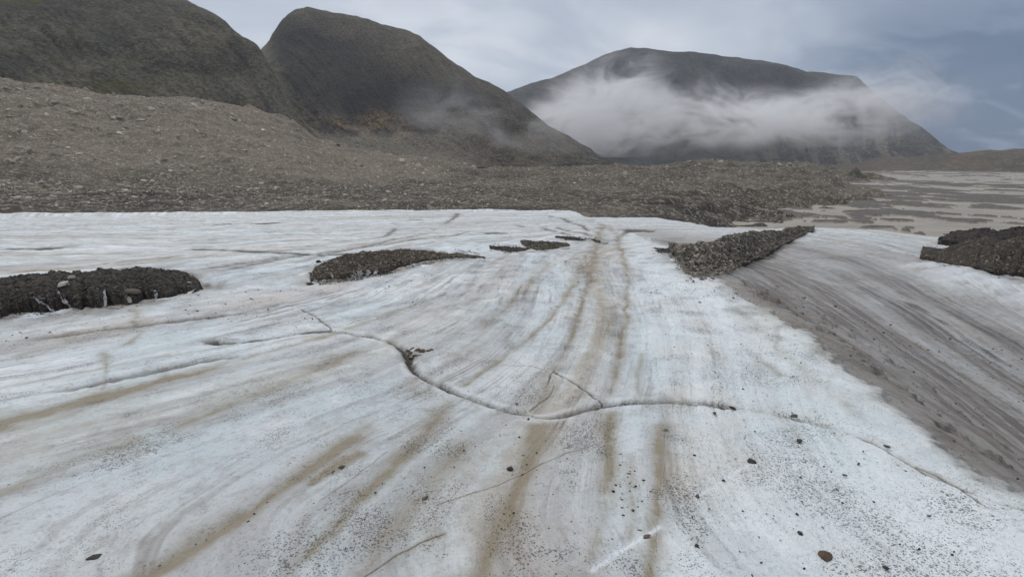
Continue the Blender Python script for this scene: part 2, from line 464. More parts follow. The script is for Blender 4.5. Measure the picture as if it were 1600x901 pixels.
# ------------------------------------------------------------------ the glacier sheet
def build_ice():
    az_in = np.linspace(-radians(60), radians(60), 1500)
    az_out = np.concatenate([np.linspace(-pi, -radians(60), 70)[:-1]]), np.linspace(radians(60), pi, 70)[1:]
    az = np.concatenate([az_out[0], az_in, az_out[1]])
    rr = [0.05, .3, .6, .8]
    r = 0.9
    while r < 66:
        rr.append(r)
        r += max(0.0028, min(.0013 * r * r / 1.7 * 1.0, 0.22))
    rr = np.array(rr + [70, 76, 84, 95])
    A_, R_ = np.meshgrid(az, rr, indexing='ij')
    x = (R_ * np.sin(A_)).ravel(); y = (R_ * np.cos(A_)).ravel()
    print('ice grid', len(az), len(rr))
    z = ice_base(x, y)
    P = np.stack([x, y], 1)
    rad = np.hypot(x, y)
    U, V_ = flow(x, y)
    wx = 0.05 * fbm(x * 2.3, y * 2.3, 3, 21); wy = 0.05 * fbm(x * 2.3, y * 2.3, 3, 31)
    sc = np.clip(rad / 4, .5, 4)
    Pw = P + np.stack([wx * sc, wy * sc], 1)
    fine = fbm(x * 9, y * 9, 3, 41)
    # relief along the foliation
    z = z + 0.018 * fbm(U * 3.0, V_ * .35, 4, 51) * np.clip(rad / 2, .6, 3) + 0.006 * fbm(x * 6, y * 6, 3, 61) * np.clip(rad / 3, .5, 3)
    far = sstep(8, 25, rad)
    z = z + far * 0.10 * fbm(U * 1.3, V_ * .5, 3, 71) + far * .05 * np.abs(fbm(x * 1.3, y * 1.3, 3, 72))
    dirt = np.zeros(len(x)); dark = np.zeros(len(x)); pale = np.zeros(len(x)); grey = np.zeros(len(x))

    def near(L, marg):
        lo = L.min(0) - marg; hi = L.max(0) + marg
        return np.where((P[:, 0] > lo[0]) & (P[:, 0] < hi[0]) & (P[:, 1] > lo[1]) & (P[:, 1] < hi[1]))[0]

    def band(pts, wpx, strength, groove=0.0, ends=(.1, .1), warp=1.0):
        """a stain following a line; wpx: half width in photo pixels where the stain stands, turned into metres there"""
        L = on_plane(chaikin(pts, 2)); rl = np.hypot(L[:, 0], L[:, 1]); mw = wpx * rl.max() / F * 2.5
        i = near(L, mw + .3)
        d, s, t = pl_dist(P[i] * (1 - warp) + Pw[i] * warp, L)
        w = 1.4 * wpx / F * np.maximum(rad[i], 1.2) * (0.95 + 0.8 * fbm(P[i, 0] * 1.7, P[i, 1] * 1.7, 3, int(pts[0][0]) & 255))
        e = sstep(0, ends[0], t) * (1 - sstep(1 - ends[1], 1.0001, t))
        g = (.75 * np.exp(-(d / w) ** 2) + .25 * np.exp(-(d / (w * .35)) ** 2) + .18 * np.exp(-(d / (w * 2.6)) ** 2)) * e
        g = g * np.clip(1 + .5 * fine[i], .4, 1.3)
        core = np.exp(-(np.abs(d + s * 0 - 0) / (w * .25)) ** 2) * e
        dirt[i] = np.maximum(dirt[i], min(1.0, 1.02 * strength) * g)
        if groove: z[i] -= groove * np.exp(-(d / w) ** 2) * e
        return i, core

    def crack(pts, wcm, depth, step=0.0, darkness=1.0, stain=4.0, ends=(.06, .06)):
        L = on_plane(chaikin(pts, 1)); rmax = np.hypot(L[:, 0], L[:, 1]).max()
        i = near(L, .5 + .05 * rmax)
        Pq = P[i] + 0.25 * (Pw[i] - P[i]) + 0.012 * np.stack([fbm(x[i] * 14, y[i] * 14, 3, 5), fbm(x[i] * 14, y[i] * 14, 3, 6)], 1) * np.clip(rad[i] / 3, .6, 3)[:, None]
        d, s, t = pl_dist(Pq, L)
        w = wcm / 100 * (0.75 + .8 * (vnoise(t * 23, t * 0, int(pts[0][0]) & 255) + .5)) * (1.2 + .16 * rad[i])
        e = sstep(0, ends[0], t) * (1 - sstep(1 - ends[1], 1.0001, t))
        g = np.exp(-(d / np.maximum(w, .002)) ** 2) * e
        z[i] -= depth * g
        z[i] += -step * np.where(s > 0, 1, 0) * np.exp(-d / .35) * e * sstep(0, .03, d)   # the far lip lies lower
        dark[i] = np.maximum(dark[i], darkness * np.exp(-(d / (w * .8)) ** 4) * e)
        pale[i] = np.maximum(pale[i], .55 * darkness * np.exp(-((d - 2.6 * w) / (1.1 * w)) ** 2) * e * sstep(-.1, .2, fbm(x[i] * 5, y[i] * 5, 2, 9)))
        z[i] += .05 * depth * np.exp(-((d - 2.2 * w) / (1.2 * w)) ** 2) * e
        dirt[i] = np.maximum(dirt[i], .55 * np.exp(-(d / (w * stain)) ** 1.3) * e * np.clip(.75 + 1.2 * fine[i], 0, 1))

    # --- brown dirt bands
    band([(-200, 715), (-80, 688), (0, 668), (70, 650), (130, 634), (200, 615), (260, 598), (330, 580), (400, 560)], 14, .95, .012, (.02, .25))
    band([(260, 598), (400, 558), (520, 522), (600, 492), (700, 455)], 8, .45, .008, (.2, .3))
    band([(0, 605), (120, 585), (250, 562), (400, 535)], 7, .30)
    band([(0, 560), (100, 540), (200, 522), (215, 512)], 9, .30)
    band([(-100, 800), (0, 775), (60, 748), (130, 715), (190, 700), (235, 685)], 15, .40)
    band([(235, 690), (300, 665), (380, 630), (470, 592), (570, 545)], 10, .50)
    band([(150, 950), (240, 895), (300, 858), (370, 812), (410, 785)], 15, .95, .02, (.02, .15))
    band([(370, 812), (440, 765), (500, 725), (560, 680), (592, 650)], 11, .65, .01, (.1, .2))
    band([(480, 760), (512, 738), (545, 716), (572, 700)], 13, .75, .01)
    band([(420, 920), (460, 880), (520, 820), (590, 755), (640, 700), (690, 640), (712, 615)], 13, .55, .01)
    band([(560, 870), (620, 815), (660, 770), (700, 725), (735, 680)], 17, .50, .012)
    band([(500, 960), (560, 900), (600, 850), (640, 800)], 12, .35)
    band([(712, 612), (740, 590), (780, 562), (820, 535), (860, 498), (890, 455), (910, 415), (925, 388)], 6, .60, .012, (.02, .2))
    band([(735, 940), (750, 890), (775, 830), (800, 785), (820, 740), (838, 695), (852, 655)], 15, .85, .012, (.02, .05))
    band([(835, 650), (845, 625), (862, 585), (872, 565)], 11, .55, .01)
    band([(866, 578), (885, 545), (900, 510), (912, 470), (922, 430), (932, 385), (945, 345)], 6, .70, .015, (.02, .15))
    band([(940, 800), (955, 740), (952, 690), (950, 640)], 14, .70, .008, (.25, .02))
    band([(900, 930), (930, 860), (950, 790), (965, 740)], 20, .35)
    band([(948, 640), (958, 605), (968, 565), (974, 520), (980, 470), (982, 430), (972, 390), (955, 350)], 5, .60, .012, (.02, .1))
    band([(938, 545), (950, 520), (960, 492), (965, 470)], 7, .40)
    band([(1012, 930), (1022, 850), (1028, 780), (1034, 710), (1028, 650)], 12, .62, .006, (.02, .1))
    band([(1000, 625), (1000, 590), (1004, 550)], 8, .40)
    band([(985, 860), (990, 800), (985, 740), (990, 700)], 16, .38)
    band([(700, 600), (650, 620), (640, 600), (655, 585)], 14, .35)
    band([(725, 540), (745, 522), (770, 500), (790, 480), (830, 440), (860, 405)], 8, .45, .01)
    band([(690, 575), (730, 545), (770, 510)], 12, .25)
    band([(540, 480), (600, 462), (680, 435), (760, 410)], 4, .30)
    band([(460, 500), (530, 485), (610, 460), (700, 425), (790, 402)], 5, .32)
    band([(205, 485), (214, 505), (210, 530), (180, 545)], 4, .5)
    band([(165, 545), (175, 575), (168, 600), (160, 620)], 3, .45)
    band([(1180, 560), (1200, 572), (1222, 590)], 10, .40)
    band([(1140, 470), (1200, 520), (1260, 585), (1330, 640), (1400, 690)], 12, .22)
    # --- fine meltwater lines on the upper left ice
    for L in ([(0, 388), (50, 387), (95, 388)], [(240, 388), (320, 388), (400, 396), (470, 400), (560, 398)], [(335, 352), (362, 351)], [(392, 350), (440, 348)],
              [(725, 362), (750, 362)], [(760, 365), (792, 366)], [(640, 344), (660, 344)], [(962, 345), (995, 344), (1028, 345)]):
        crack(L, 9 if len(L) < 4 else 5.5, .06, 0, 1.0, 2)
    for L in ([(0, 430), (100, 420), (230, 408), (330, 400)], [(320, 430), (400, 412), (500, 398), (610, 380)], [(440, 415), (540, 392), (620, 376), (680, 362)],
              [(300, 425), (430, 405), (520, 396)], [(480, 400), (600, 384), (700, 370), (740, 362)], [(520, 380), (600, 372), (620, 355)],
              [(0, 540), (120, 522), (300, 498), (420, 484)], [(60, 620), (200, 590), (330, 565), (400, 556)], [(690, 352), (712, 340), (715, 332)],
              [(850, 352), (900, 362), (930, 375)], [(800, 350), (870, 360), (900, 372)], [(960, 345), (985, 362), (960, 378)], [(930, 335), (955, 350), (990, 366)],
              [(850, 335), (905, 350), (948, 376)]):
        crack(L, 3.0, .04, 0, .62, 2.0, (.2, .2))
    # --- the main crack and its branches
    main = [(318, 530), (340, 538), (380, 535), (430, 527), (480, 518), (520, 515), (560, 522), (600, 532), (628, 545), (636, 556), (640, 572), (655, 588),
            (700, 608), (740, 622), (780, 635), (820, 645), (850, 651), (880, 648), (920, 638), (945, 632), (990, 628), (1040, 627), (1100, 630), (1140, 636), (1180, 640)]
    crack(main, 1.5, .06, .02, 1.0, 3.2)
    crack([(318, 530), (340, 538), (380, 535), (430, 527), (480, 518), (520, 515)], 3.2, .02, 0, 1.0, 1.8, (.15, .02))
    crack([(1060, 628), (1100, 630), (1145, 637)], 2.0, .05, 0, 1.0, 2)
    crack([(1150, 636), (1200, 643), (1240, 652), (1300, 668), (1350, 685), (1400, 710), (1440, 735), (1480, 752), (1540, 775), (1620, 800)], 1.0, .03, .02, .9, 3)
    crack([(1330, 680), (1380, 702), (1415, 722), (1450, 732), (1500, 760), (1540, 790)], .4, .015, 0, .7, 2)
    crack([(864, 578), (885, 590), (905, 602), (925, 618), (946, 632)], .6, .03, .01, .8, 2.5)
    crack([(866, 575), (858, 592), (854, 604)], .4, .02, 0, .55, 4, (.05, .5))
    crack([(826, 640), (840, 628), (858, 615), (868, 600)], .35, .01, 0, .5, 3)
    crack([(752, 572), (780, 570), (810, 569), (840, 573), (864, 580)], .35, .012, .01, .6, 2.5)
    crack([(468, 480), (488, 490), (502, 500), (520, 515)], .5, .02, 0, .8, 3)
    crack([(500, 515), (560, 500), (640, 478), (700, 455)], .4, .015, 0, .5, 3)
    crack([(670, 790), (720, 775), (770, 760), (850, 722), (900, 702), (950, 688)], .22, .012, .015, .5, 5)
    crack([(560, 905), (600, 880), (640, 855), (700, 830)], .25, .01, .01, .4, 5)
    crack([(1036, 640), (1040, 680), (1042, 720), (1030, 770), (1026, 830), (1028, 880)], .15, .002, 0, .22, 4)
    crack([(610, 700), (560, 740), (500, 780)], .2, .006, 0, .4, 3)
    # pale scrape and other pale streaks
    for L, w in (([(1092, 772), (1130, 748), (1172, 722)], 3.2), ([(925, 890), (960, 865), (1000, 840), (1030, 820)], 4)):
        L = on_plane(L); i = near(L, .2); d, s, t = pl_dist(P[i], L)
        g = np.exp(-(d / (w / F * 3)) ** 2); pale[i] = np.maximum(pale[i], g); z[i] -= .006 * g
    # --- dirty ice of the trough to the right
    d, s, t = pl_dist(Pw, BANK)
    sd = np.where(s > 0, d, -d) / (1 + 0.16 * rad)
    n1 = fbm(U * 1.6, V_ * .25, 4, 81); n2 = fbm(x * .9, y * .9, 3, 91)
    ahead = (y > -1)
    rag = .10 * fbm(x * 3.1, y * 3.1, 4, 95) + .05 * fbm(x * 12, y * 12, 3, 96)
    g = sstep(-.05, .12, sd + .10 * n1 * np.clip(rad / 4, .3, 2) + rag) * ahead
    # cleaner the further right
    clean = sstep(.9, 3.0, sd + 1.2 * n1 + .5 * n2)
    grey = np.maximum(grey, g * (1.0 - .88 * clean) * (.70 + .30 * sstep(.0, .30, sd + rag + .2 * n1)))
    dirt = np.maximum(dirt, .75 * np.exp(-((sd + rag - .22) / .24) ** 2) * ahead * np.clip(.9 + n1, 0, 1) * (rad < 12))
    # thin greying on the crest side of the bank, further off
    hz = on_plane([(1000, 345), (1120, 365), (1230, 360)]); d, s, t = pl_dist(P, hz)
    grey = np.maximum(grey, .75 * np.exp(-(d / 3.2) ** 2) * np.clip(.7 + 1.4 * n1, .1, 1))
    grey = np.maximum(grey, .22 * sstep(.1, .5, fbm(U * .8, V_ * .12, 3, 101) + .25 * np.exp(-((x + 5) / 5) ** 2)))
    hz = on_plane([(1450, 430), (1500, 455), (1570, 480)]); d, s, t = pl_dist(Pw, hz)
    dark = np.maximum(dark, .85 * np.exp(-(d / .55) ** 2) * sstep(0, .25, fbm(U * 5, V_ * 1.2, 4, 103)))
    for q0, dz in ((.05, .05), (.30, .05), (.62, .04)):
        z = z - dz * sstep(0, .06, sd + 1.4 * rag + .12 * n1 - q0) * ahead * np.clip(rad / 4, .4, 1.5)
    dark = np.maximum(dark, .38 * np.exp(-((sd + 1.4 * rag + .12 * n1 - .34) / .045) ** 2) * ahead * (rad < 14))
    fo = on_ice([(1475, 412), (1530, 436), (1600, 452), (1700, 475)])[:, :2]; d, s, t = pl_dist(Pw, fo); ge = np.exp(-(d / .9) ** 2)
    fw_ = np.abs(fbm(x * 1.3, y * 1.0, 3, 131)); z = z + ge * (.10 + .30 * fw_); pale = np.maximum(pale, .8 * ge * sstep(.02, .12, fw_)); grey = grey * (1 - .85 * ge)
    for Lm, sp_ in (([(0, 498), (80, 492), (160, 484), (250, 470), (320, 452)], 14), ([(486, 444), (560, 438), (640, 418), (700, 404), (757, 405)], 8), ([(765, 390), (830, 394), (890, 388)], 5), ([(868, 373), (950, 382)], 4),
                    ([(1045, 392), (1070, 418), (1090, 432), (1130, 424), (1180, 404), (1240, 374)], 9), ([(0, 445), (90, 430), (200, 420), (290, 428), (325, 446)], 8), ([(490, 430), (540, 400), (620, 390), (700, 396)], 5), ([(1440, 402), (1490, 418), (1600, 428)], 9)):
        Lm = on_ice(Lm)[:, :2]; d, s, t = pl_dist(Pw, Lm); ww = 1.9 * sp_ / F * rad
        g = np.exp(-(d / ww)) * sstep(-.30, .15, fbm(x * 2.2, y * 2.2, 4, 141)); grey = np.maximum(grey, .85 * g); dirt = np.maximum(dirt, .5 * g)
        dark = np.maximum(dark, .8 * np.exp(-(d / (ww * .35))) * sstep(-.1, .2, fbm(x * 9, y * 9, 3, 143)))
    # bank face rills
    z = z + .03 * fbm(U * 4, V_ * .6, 4, 111) * np.exp(-((sd - .4) / .6) ** 2) * ahead
    e8 = on_plane([(1060, 1100), (1045, 900), (1042, 760), (1036, 640), (1005, 520), (985, 420), (960, 360)]); d, s, t = pl_dist(Pw, e8)
    calm = sstep(-.05, .12, np.where(s < 0, d, -d)) * sstep(.3, -.2, sd) * (y > 0)
    Fc = grid_faces(len(az), len(rr))
    keep = np.ones(len(Fc), bool)
    me = mesh_np('glacier_ice', np.stack([x, y, z], 1), Fc[:, ::-1])
    fattr(me, 'dirt', dirt); fattr(me, 'dark', dark); fattr(me, 'pale', pale); fattr(me, 'grey', grey); fattr(me, 'calm', calm)
    vattr(me, 'fol', np.stack([U, V_, 0 * U], 1))
    link('ice_ground', me, MAT_ICE, kind='structure')


build_ice()

# ------------------------------------------------------------------ ring surfaces for moraine, hills and mounds
def ringsurf(rings, px0, px1, nc, nt, azt=None, dens=None):
    """rings: list of (kind, table). table rows (px, row, r): the ring passes the sight line of (px,row) at horizontal distance r.
    'abs' rings: (px, r, z). Returns X,Y,Z grids (nc, nt), px grid, t grid"""
    pxs = np.linspace(px0, px1, nc)
    az = np.arctan2((pxs - 800) / F, cos(PITCH))            # azimuth of a column near the horizon row
    if azt is not None: az = np.interp(pxs, azt[0], azt[1])
    RR = []; ZZ = []
    for kind, tb in rings:
        tb = np.array(tb, float)
        if kind == 'sight':
            rows = np.interp(pxs, tb[:, 0], tb[:, 1]); r = np.interp(pxs, tb[:, 0], tb[:, 2])
            # follow the true sight line: for this azimuth find the column giving it
            d = np.stack([np.tan(az), np.ones_like(az)], 1)
            b = (450.5 - rows) / F
            # along azimuth (sin,cos): need a with a/(cosP + b sinP) = tan(az)
            yy = cos(PITCH) + b * sin(PITCH); zz = -sin(PITCH) + b * cos(PITCH)
            a = np.tan(az) * yy
            rows2 = np.interp(a * F + 800, tb[:, 0], tb[:, 1]); b = (450.5 - rows2) / F
            yy = cos(PITCH) + b * sin(PITCH); zz = -sin(PITCH) + b * cos(PITCH)
            te = zz / np.hypot(np.tan(az) * yy, yy)
            RR.append(r); ZZ.append(ZC + te * r)
        else:
            RR.append(np.interp(pxs, tb[:, 0], tb[:, 1])); ZZ.append(np.interp(pxs, tb[:, 0], tb[:, 2]))
    RR = np.array(RR); ZZ = np.array(ZZ)
    n = len(RR)
    t = np.linspace(0, n - 1, nt) if dens is None else np.interp(np.linspace(0, 1, nt), np.cumsum([0] + dens) / sum(dens), np.arange(n))
    k = np.minimum(t.astype(int), n - 2); u = (t - k)
    def herm(Y):
        m = np.gradient(Y, axis=0)
        # limited tangents keep the crest where it was traced
        dl = np.diff(Y, axis=0)
        for j in range(1, n - 1):
            opp = dl[j - 1] * dl[j] <= 0
            m[j] = np.where(opp, 0, np.sign(dl[j]) * np.minimum(np.abs(m[j]), 2.2 * np.minimum(np.abs(dl[j - 1]), np.abs(dl[j]))))
        uu = u[:, None]
        return ((2 * uu ** 3 - 3 * uu ** 2 + 1) * Y[k] + (uu ** 3 - 2 * uu ** 2 + uu) * m[k] + (-2 * uu ** 3 + 3 * uu ** 2) * Y[k + 1] + (uu ** 3 - uu ** 2) * m[k + 1]).T
    R = herm(RR); Z = herm(ZZ)
    AZ = az[:, None] + 0 * R
    return R * np.sin(AZ), R * np.cos(AZ), Z, AZ, R, np.tile(pxs[:, None], (1, nt)), np.tile(t[None, :], (nc, 1))


def surf_mesh(name, X, Y, Z, attrs, smooth=True):
    me = mesh_np(name, np.stack([X.ravel(), Y.ravel(), Z.ravel()], 1), grid_faces(*X.shape)[:, ::-1], smooth)
    for k, v in attrs.items():
        if v.ndim == 3: vattr(me, k, v.reshape(-1, 3))
        else: fattr(me, k, v.ravel())
    return me


RIVER_Z = -12.0
# --- moraine
crest = [(-700, 60, 360), (-200, 105, 350), (0, 126, 340), (100, 141, 335), (160, 150, 330), (280, 155, 330), (350, 164, 330), (420, 178, 335), (460, 190, 340), (500, 218, 345), (560, 236, 350),
         (640, 248, 350), (700, 254, 350), (745, 263, 350), (850, 264, 340), (920, 261, 330), (970, 258, 330), (1010, 262, 330), (1060, 256, 380), (1110, 252, 400), (1200, 254, 420), (1260, 256, 450), (1310, 262, 480), (1400, 266, 500), (2300, 266, 500)]
rings = [('abs', [(-700, 62, -9), (0, 52, -8), (800, 42, -7.5), (960, 40, -7.5), (1100, 30, -7.5), (1250, 40, -11), (2300, 50, -16)]),
         ('sight', [(-700, 331, 86), (0, 331, 82), (400, 329, 74), (960, 324, 66), (1100, 336, 62), (1200, 348, 70), (1300, 352, 90), (2300, 360, 90)]),
         ('sight', [(-700, 300, 135), (0, 302, 130), (500, 303, 120), (900, 300, 115), (1100, 305, 115), (1250, 318, 125), (2300, 330, 125)]),
         ('sight', [(-700, 270, 180), (0, 285, 170), (500, 290, 160), (620, 283, 170), (900, 280, 190), (1100, 285, 180), (1250, 295, 185), (2300, 300, 190)]),
         ('sight', crest),
         ('abs', [(-700, 450, 50), (0, 430, 40), (500, 430, 0), (800, 430, -6), (2300, 560, -22)])]
X, Y, Z, AZ, R, PX, T = ringsurf(rings, -680, 1750, 1500, 560, dens=[4, 8, 9, 12, 3])
nz = fbm(X / 22, Y / 22, 5, 201, .55)
hum = np.abs(fbm(X / 11, Y / 11, 4, 205)) * 2
vis = sstep(.4, 1.2, T) * (1 - .55 * sstep(3.6, 4.2, T))
Z = Z + vis * (R / 120) * (1.3 * nz + .8 * hum - .35) + vis * .22 * fbm(X / 2.5, Y / 2.5, 3, 207) * (R / 100)
# shoreline of the braided river: the moraine dips under its plain
shore_px = np.interp(R, [70, 95, 116, 150, 194, 253, 318, 430, 590, 880], [1100, 1140, 1165, 1225, 1290, 1305, 1295, 1305, 1350, 1420])
Z = Z - sstep(-130, 120, PX - shore_px + 120 * fbm(X / 18, Y / 18, 4, 211)) * (Z - RIVER_Z + 5)
pn = fbm(X / 30, Y / 12, 4, 221)
dark = 1.2 * sstep(-.02, .16, pn) * sstep(40, -40, PX - 330) * sstep(175, 120, R) * .6
def blob(px, row_r, sx, sr, a=1.0):
    return a * np.exp(-((PX - px) / sx) ** 2 - ((R - row_r) / sr) ** 2)
dark = np.maximum(dark, np.clip(blob(1190, 112, 110, 45) + blob(1080, 88, 90, 16) + blob(620, 122, 70, 7) + blob(80, 185, 90, 22, .7) + blob(740, 126, 22, 6, .9), 0, 1) * sstep(-.35, .1, pn + .15))
# meltwater channel at the ice edge
chan = np.interp(PX, [740, 790, 840, 900, 1000, 1060, 1100, 1130], [112, 96, 82, 76, 84, 100, 112, 125])
cg = np.exp(-((R - chan - 4 * fbm(X / 9, Y / 9, 3, 223)) / 2.2) ** 2) * sstep(735, 780, PX) * sstep(1150, 1080, PX)
Z = Z - 1.6 * cg
dark = np.maximum(dark, .9 * cg)
dark = np.maximum(dark, .8 * sstep(2.6, 1.2, T + .8 * pn) * sstep(-.12, .12, fbm(X / 16, Y / 5, 4, 226)))
bandy = np.exp(-((R - 104 - 5 * fbm(PX / 90, R * 0, 3, 224)) / 3.5) ** 2) * sstep(800, 500, PX)
dark = np.maximum(dark, .75 * bandy * sstep(-.3, .2, pn))
rust = np.clip(blob(140, 320, 60, 14, .6) + blob(430, 320, 50, 16, .3) + blob(790, 345, 60, 30, .5) + blob(1230, 140, 50, 25, .25), 0, 1) * sstep(-.2, .2, nz)
apron = sstep(2.9, 3.3, T + .35 * fbm(X / 35, Y / 35, 4, 231)) * sstep(760, 640, PX)
me = surf_mesh('moraine', X, Y, Z, dict(dark=dark, rust=rust, light=np.clip(apron, 0, 1)))
link('moraine_ground', me, MAT_MOR, kind='structure')
MOR = (X, Y, Z, R, PX, T, dark)


# --- hills
def hill(name, mat, rings, px0, px1, nc, nt, amp, wl, seed, extra, dens=None, gul=0.0, gw=40.0, shear=0.0):
    X, Y, Z, AZ, R, PX, T = ringsurf(rings, px0, px1, nc, nt, dens=dens)
    n = fbm(X / wl, Y / wl, 6, seed, .5)
    k = sstep(0, .6, T)
    Z = Z + k * amp * n
    sh = AZ + shear * (T - 1)
    rid = 1 - 2 * np.abs(fbm(sh * gw + .8 * fbm(X / 60, Y / 60, 3, seed + 4), T * 2.0, 5, seed + 9))
    Z = Z + gul * rid * sstep(0, .35, T) * (1 - .75 * sstep(1.4, 1.95, T))
    at = extra(X, Y, Z, AZ, R, PX, T, n)
    base = dict(rust=0 * Z, green=0 * Z, light=0 * Z, dark=0 * Z, moss=0 * Z)
    base.update(at)
    base['slp'] = np.stack([sh, T, 0 * T], -1)
    me = surf_mesh(name, X, Y, Z, base)
    link(name, me, mat, kind='structure')
    return X, Y, Z, R, PX, T


def ex_left(X, Y, Z, AZ, R, PX, T, n):
    m = np.exp(-((PX - 90) / 190) ** 2) * sstep(.6, 1.1, T)
    m = np.clip(m * 1.3, 0, 1); m = np.maximum(m, .7 * sstep(420, 200, PX))
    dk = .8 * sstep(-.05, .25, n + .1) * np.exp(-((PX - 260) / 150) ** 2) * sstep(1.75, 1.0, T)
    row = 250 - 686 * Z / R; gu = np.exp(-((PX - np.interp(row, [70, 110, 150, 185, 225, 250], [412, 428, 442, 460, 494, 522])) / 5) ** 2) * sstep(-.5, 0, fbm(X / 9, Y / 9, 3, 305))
    return dict(moss=m, dark=np.maximum(dk, .8 * gu), light=.35 * sstep(300, 420, PX) * sstep(-.1, .2, n))


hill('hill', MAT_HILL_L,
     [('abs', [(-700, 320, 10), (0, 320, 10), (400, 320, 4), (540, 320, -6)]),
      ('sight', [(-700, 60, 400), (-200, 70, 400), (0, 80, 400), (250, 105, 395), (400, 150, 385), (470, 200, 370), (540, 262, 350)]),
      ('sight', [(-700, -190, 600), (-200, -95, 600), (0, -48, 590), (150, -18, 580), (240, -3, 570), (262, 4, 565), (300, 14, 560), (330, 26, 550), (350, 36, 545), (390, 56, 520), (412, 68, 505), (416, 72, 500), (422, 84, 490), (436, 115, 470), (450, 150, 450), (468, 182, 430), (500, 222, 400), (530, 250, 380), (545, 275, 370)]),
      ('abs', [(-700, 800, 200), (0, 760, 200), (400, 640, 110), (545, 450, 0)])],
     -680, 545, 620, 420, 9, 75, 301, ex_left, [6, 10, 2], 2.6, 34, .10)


def ex_mid(X, Y, Z, AZ, R, PX, T, n):
    el = Z / R
    nn = fbm(X / 18, Y / 18, 4, 333)
    row = 250 - 700 * el * .98
    ru = (np.exp(-((PX - 540) / 48) ** 2 - ((row - 193) / 17) ** 2) + np.exp(-((PX - 612) / 48) ** 2 - ((row - 206) / 26) ** 2)) * 1.0
    ru = 1.2 * ru * sstep(-.2, .12, nn + .3 * fbm(X / 6, Y / 6, 3, 335)) + .35 * np.exp(-((PX - 700) / 90) ** 2 - ((row - 225) / 22) ** 2) * sstep(-.1, .2, nn)
    ru = ru + .35 * np.exp(-((PX - 740) / 60) ** 2 - ((row - 255) / 12) ** 2)
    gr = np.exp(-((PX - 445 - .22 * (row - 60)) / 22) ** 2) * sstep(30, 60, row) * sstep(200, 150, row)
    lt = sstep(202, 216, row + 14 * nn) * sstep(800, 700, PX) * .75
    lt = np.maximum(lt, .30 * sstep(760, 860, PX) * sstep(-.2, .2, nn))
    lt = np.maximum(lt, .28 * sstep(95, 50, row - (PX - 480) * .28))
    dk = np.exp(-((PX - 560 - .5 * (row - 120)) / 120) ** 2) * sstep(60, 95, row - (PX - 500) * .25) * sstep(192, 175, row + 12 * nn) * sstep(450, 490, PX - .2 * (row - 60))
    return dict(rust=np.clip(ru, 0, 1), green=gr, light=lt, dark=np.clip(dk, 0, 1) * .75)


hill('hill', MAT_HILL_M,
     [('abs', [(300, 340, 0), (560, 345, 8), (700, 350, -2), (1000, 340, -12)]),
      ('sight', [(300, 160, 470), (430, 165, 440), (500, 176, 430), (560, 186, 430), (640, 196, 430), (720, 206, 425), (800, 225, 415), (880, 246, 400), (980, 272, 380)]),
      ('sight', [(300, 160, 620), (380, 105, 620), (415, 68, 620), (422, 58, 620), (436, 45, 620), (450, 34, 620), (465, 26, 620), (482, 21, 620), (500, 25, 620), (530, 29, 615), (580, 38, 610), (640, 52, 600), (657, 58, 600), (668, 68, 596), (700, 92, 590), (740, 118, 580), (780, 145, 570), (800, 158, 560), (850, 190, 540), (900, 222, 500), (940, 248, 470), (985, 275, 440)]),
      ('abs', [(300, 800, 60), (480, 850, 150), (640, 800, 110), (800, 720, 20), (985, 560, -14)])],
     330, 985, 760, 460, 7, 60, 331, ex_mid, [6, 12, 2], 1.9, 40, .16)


def ex_far(X, Y, Z, AZ, R, PX, T, n):
    row = 250 - 700 * (Z / R) * .98
    nn = fbm(AZ * 110 + 2.2 * T, T * .7, 3, 363)
    st = sstep(.02, .30, nn) * sstep(190, 215, row) * sstep(1080, 1180, PX)
    dk = sstep(880, 960, PX) * sstep(1.9, 1.5, T) * sstep(1280, 1200, PX) * .6
    return dict(light=.55 * st + .25 * sstep(-.2, .25, n) * sstep(120, 90, row), dark=dk)


hill('hill', MAT_HILL_F,
     [('abs', [(600, 950, -10), (1600, 950, -14)]),
      ('sight', [(600, 235, 1100), (1000, 222, 1100), (1300, 222, 1100), (1450, 240, 1080), (1560, 262, 1050)]),
      ('sight', [(600, 200, 1500), (700, 175, 1500), (780, 150, 1500), (800, 143, 1500), (850, 124, 1500), (900, 106, 1500), (950, 88, 1500), (985, 80, 1500), (1040, 80, 1500), (1060, 81, 1500), (1100, 86, 1500), (1180, 95, 1500), (1230, 103, 1500), (1262, 115, 1500), (1290, 113, 1500), (1340, 120, 1480), (1352, 130, 1460), (1380, 152, 1430), (1420, 180, 1380), (1450, 200, 1340), (1480, 226, 1300), (1500, 242, 1250), (1560, 275, 1200)]),
      ('abs', [(600, 1900, 100), (1000, 2100, 280), (1240, 2000, 180), (1330, 1900, 60), (1400, 1700, -5), (1450, 1600, -14), (1560, 1500, -14)])],
     620, 1560, 760, 420, 11, 150, 361, ex_far, [6, 12, 2], 6.5, 30, .12)

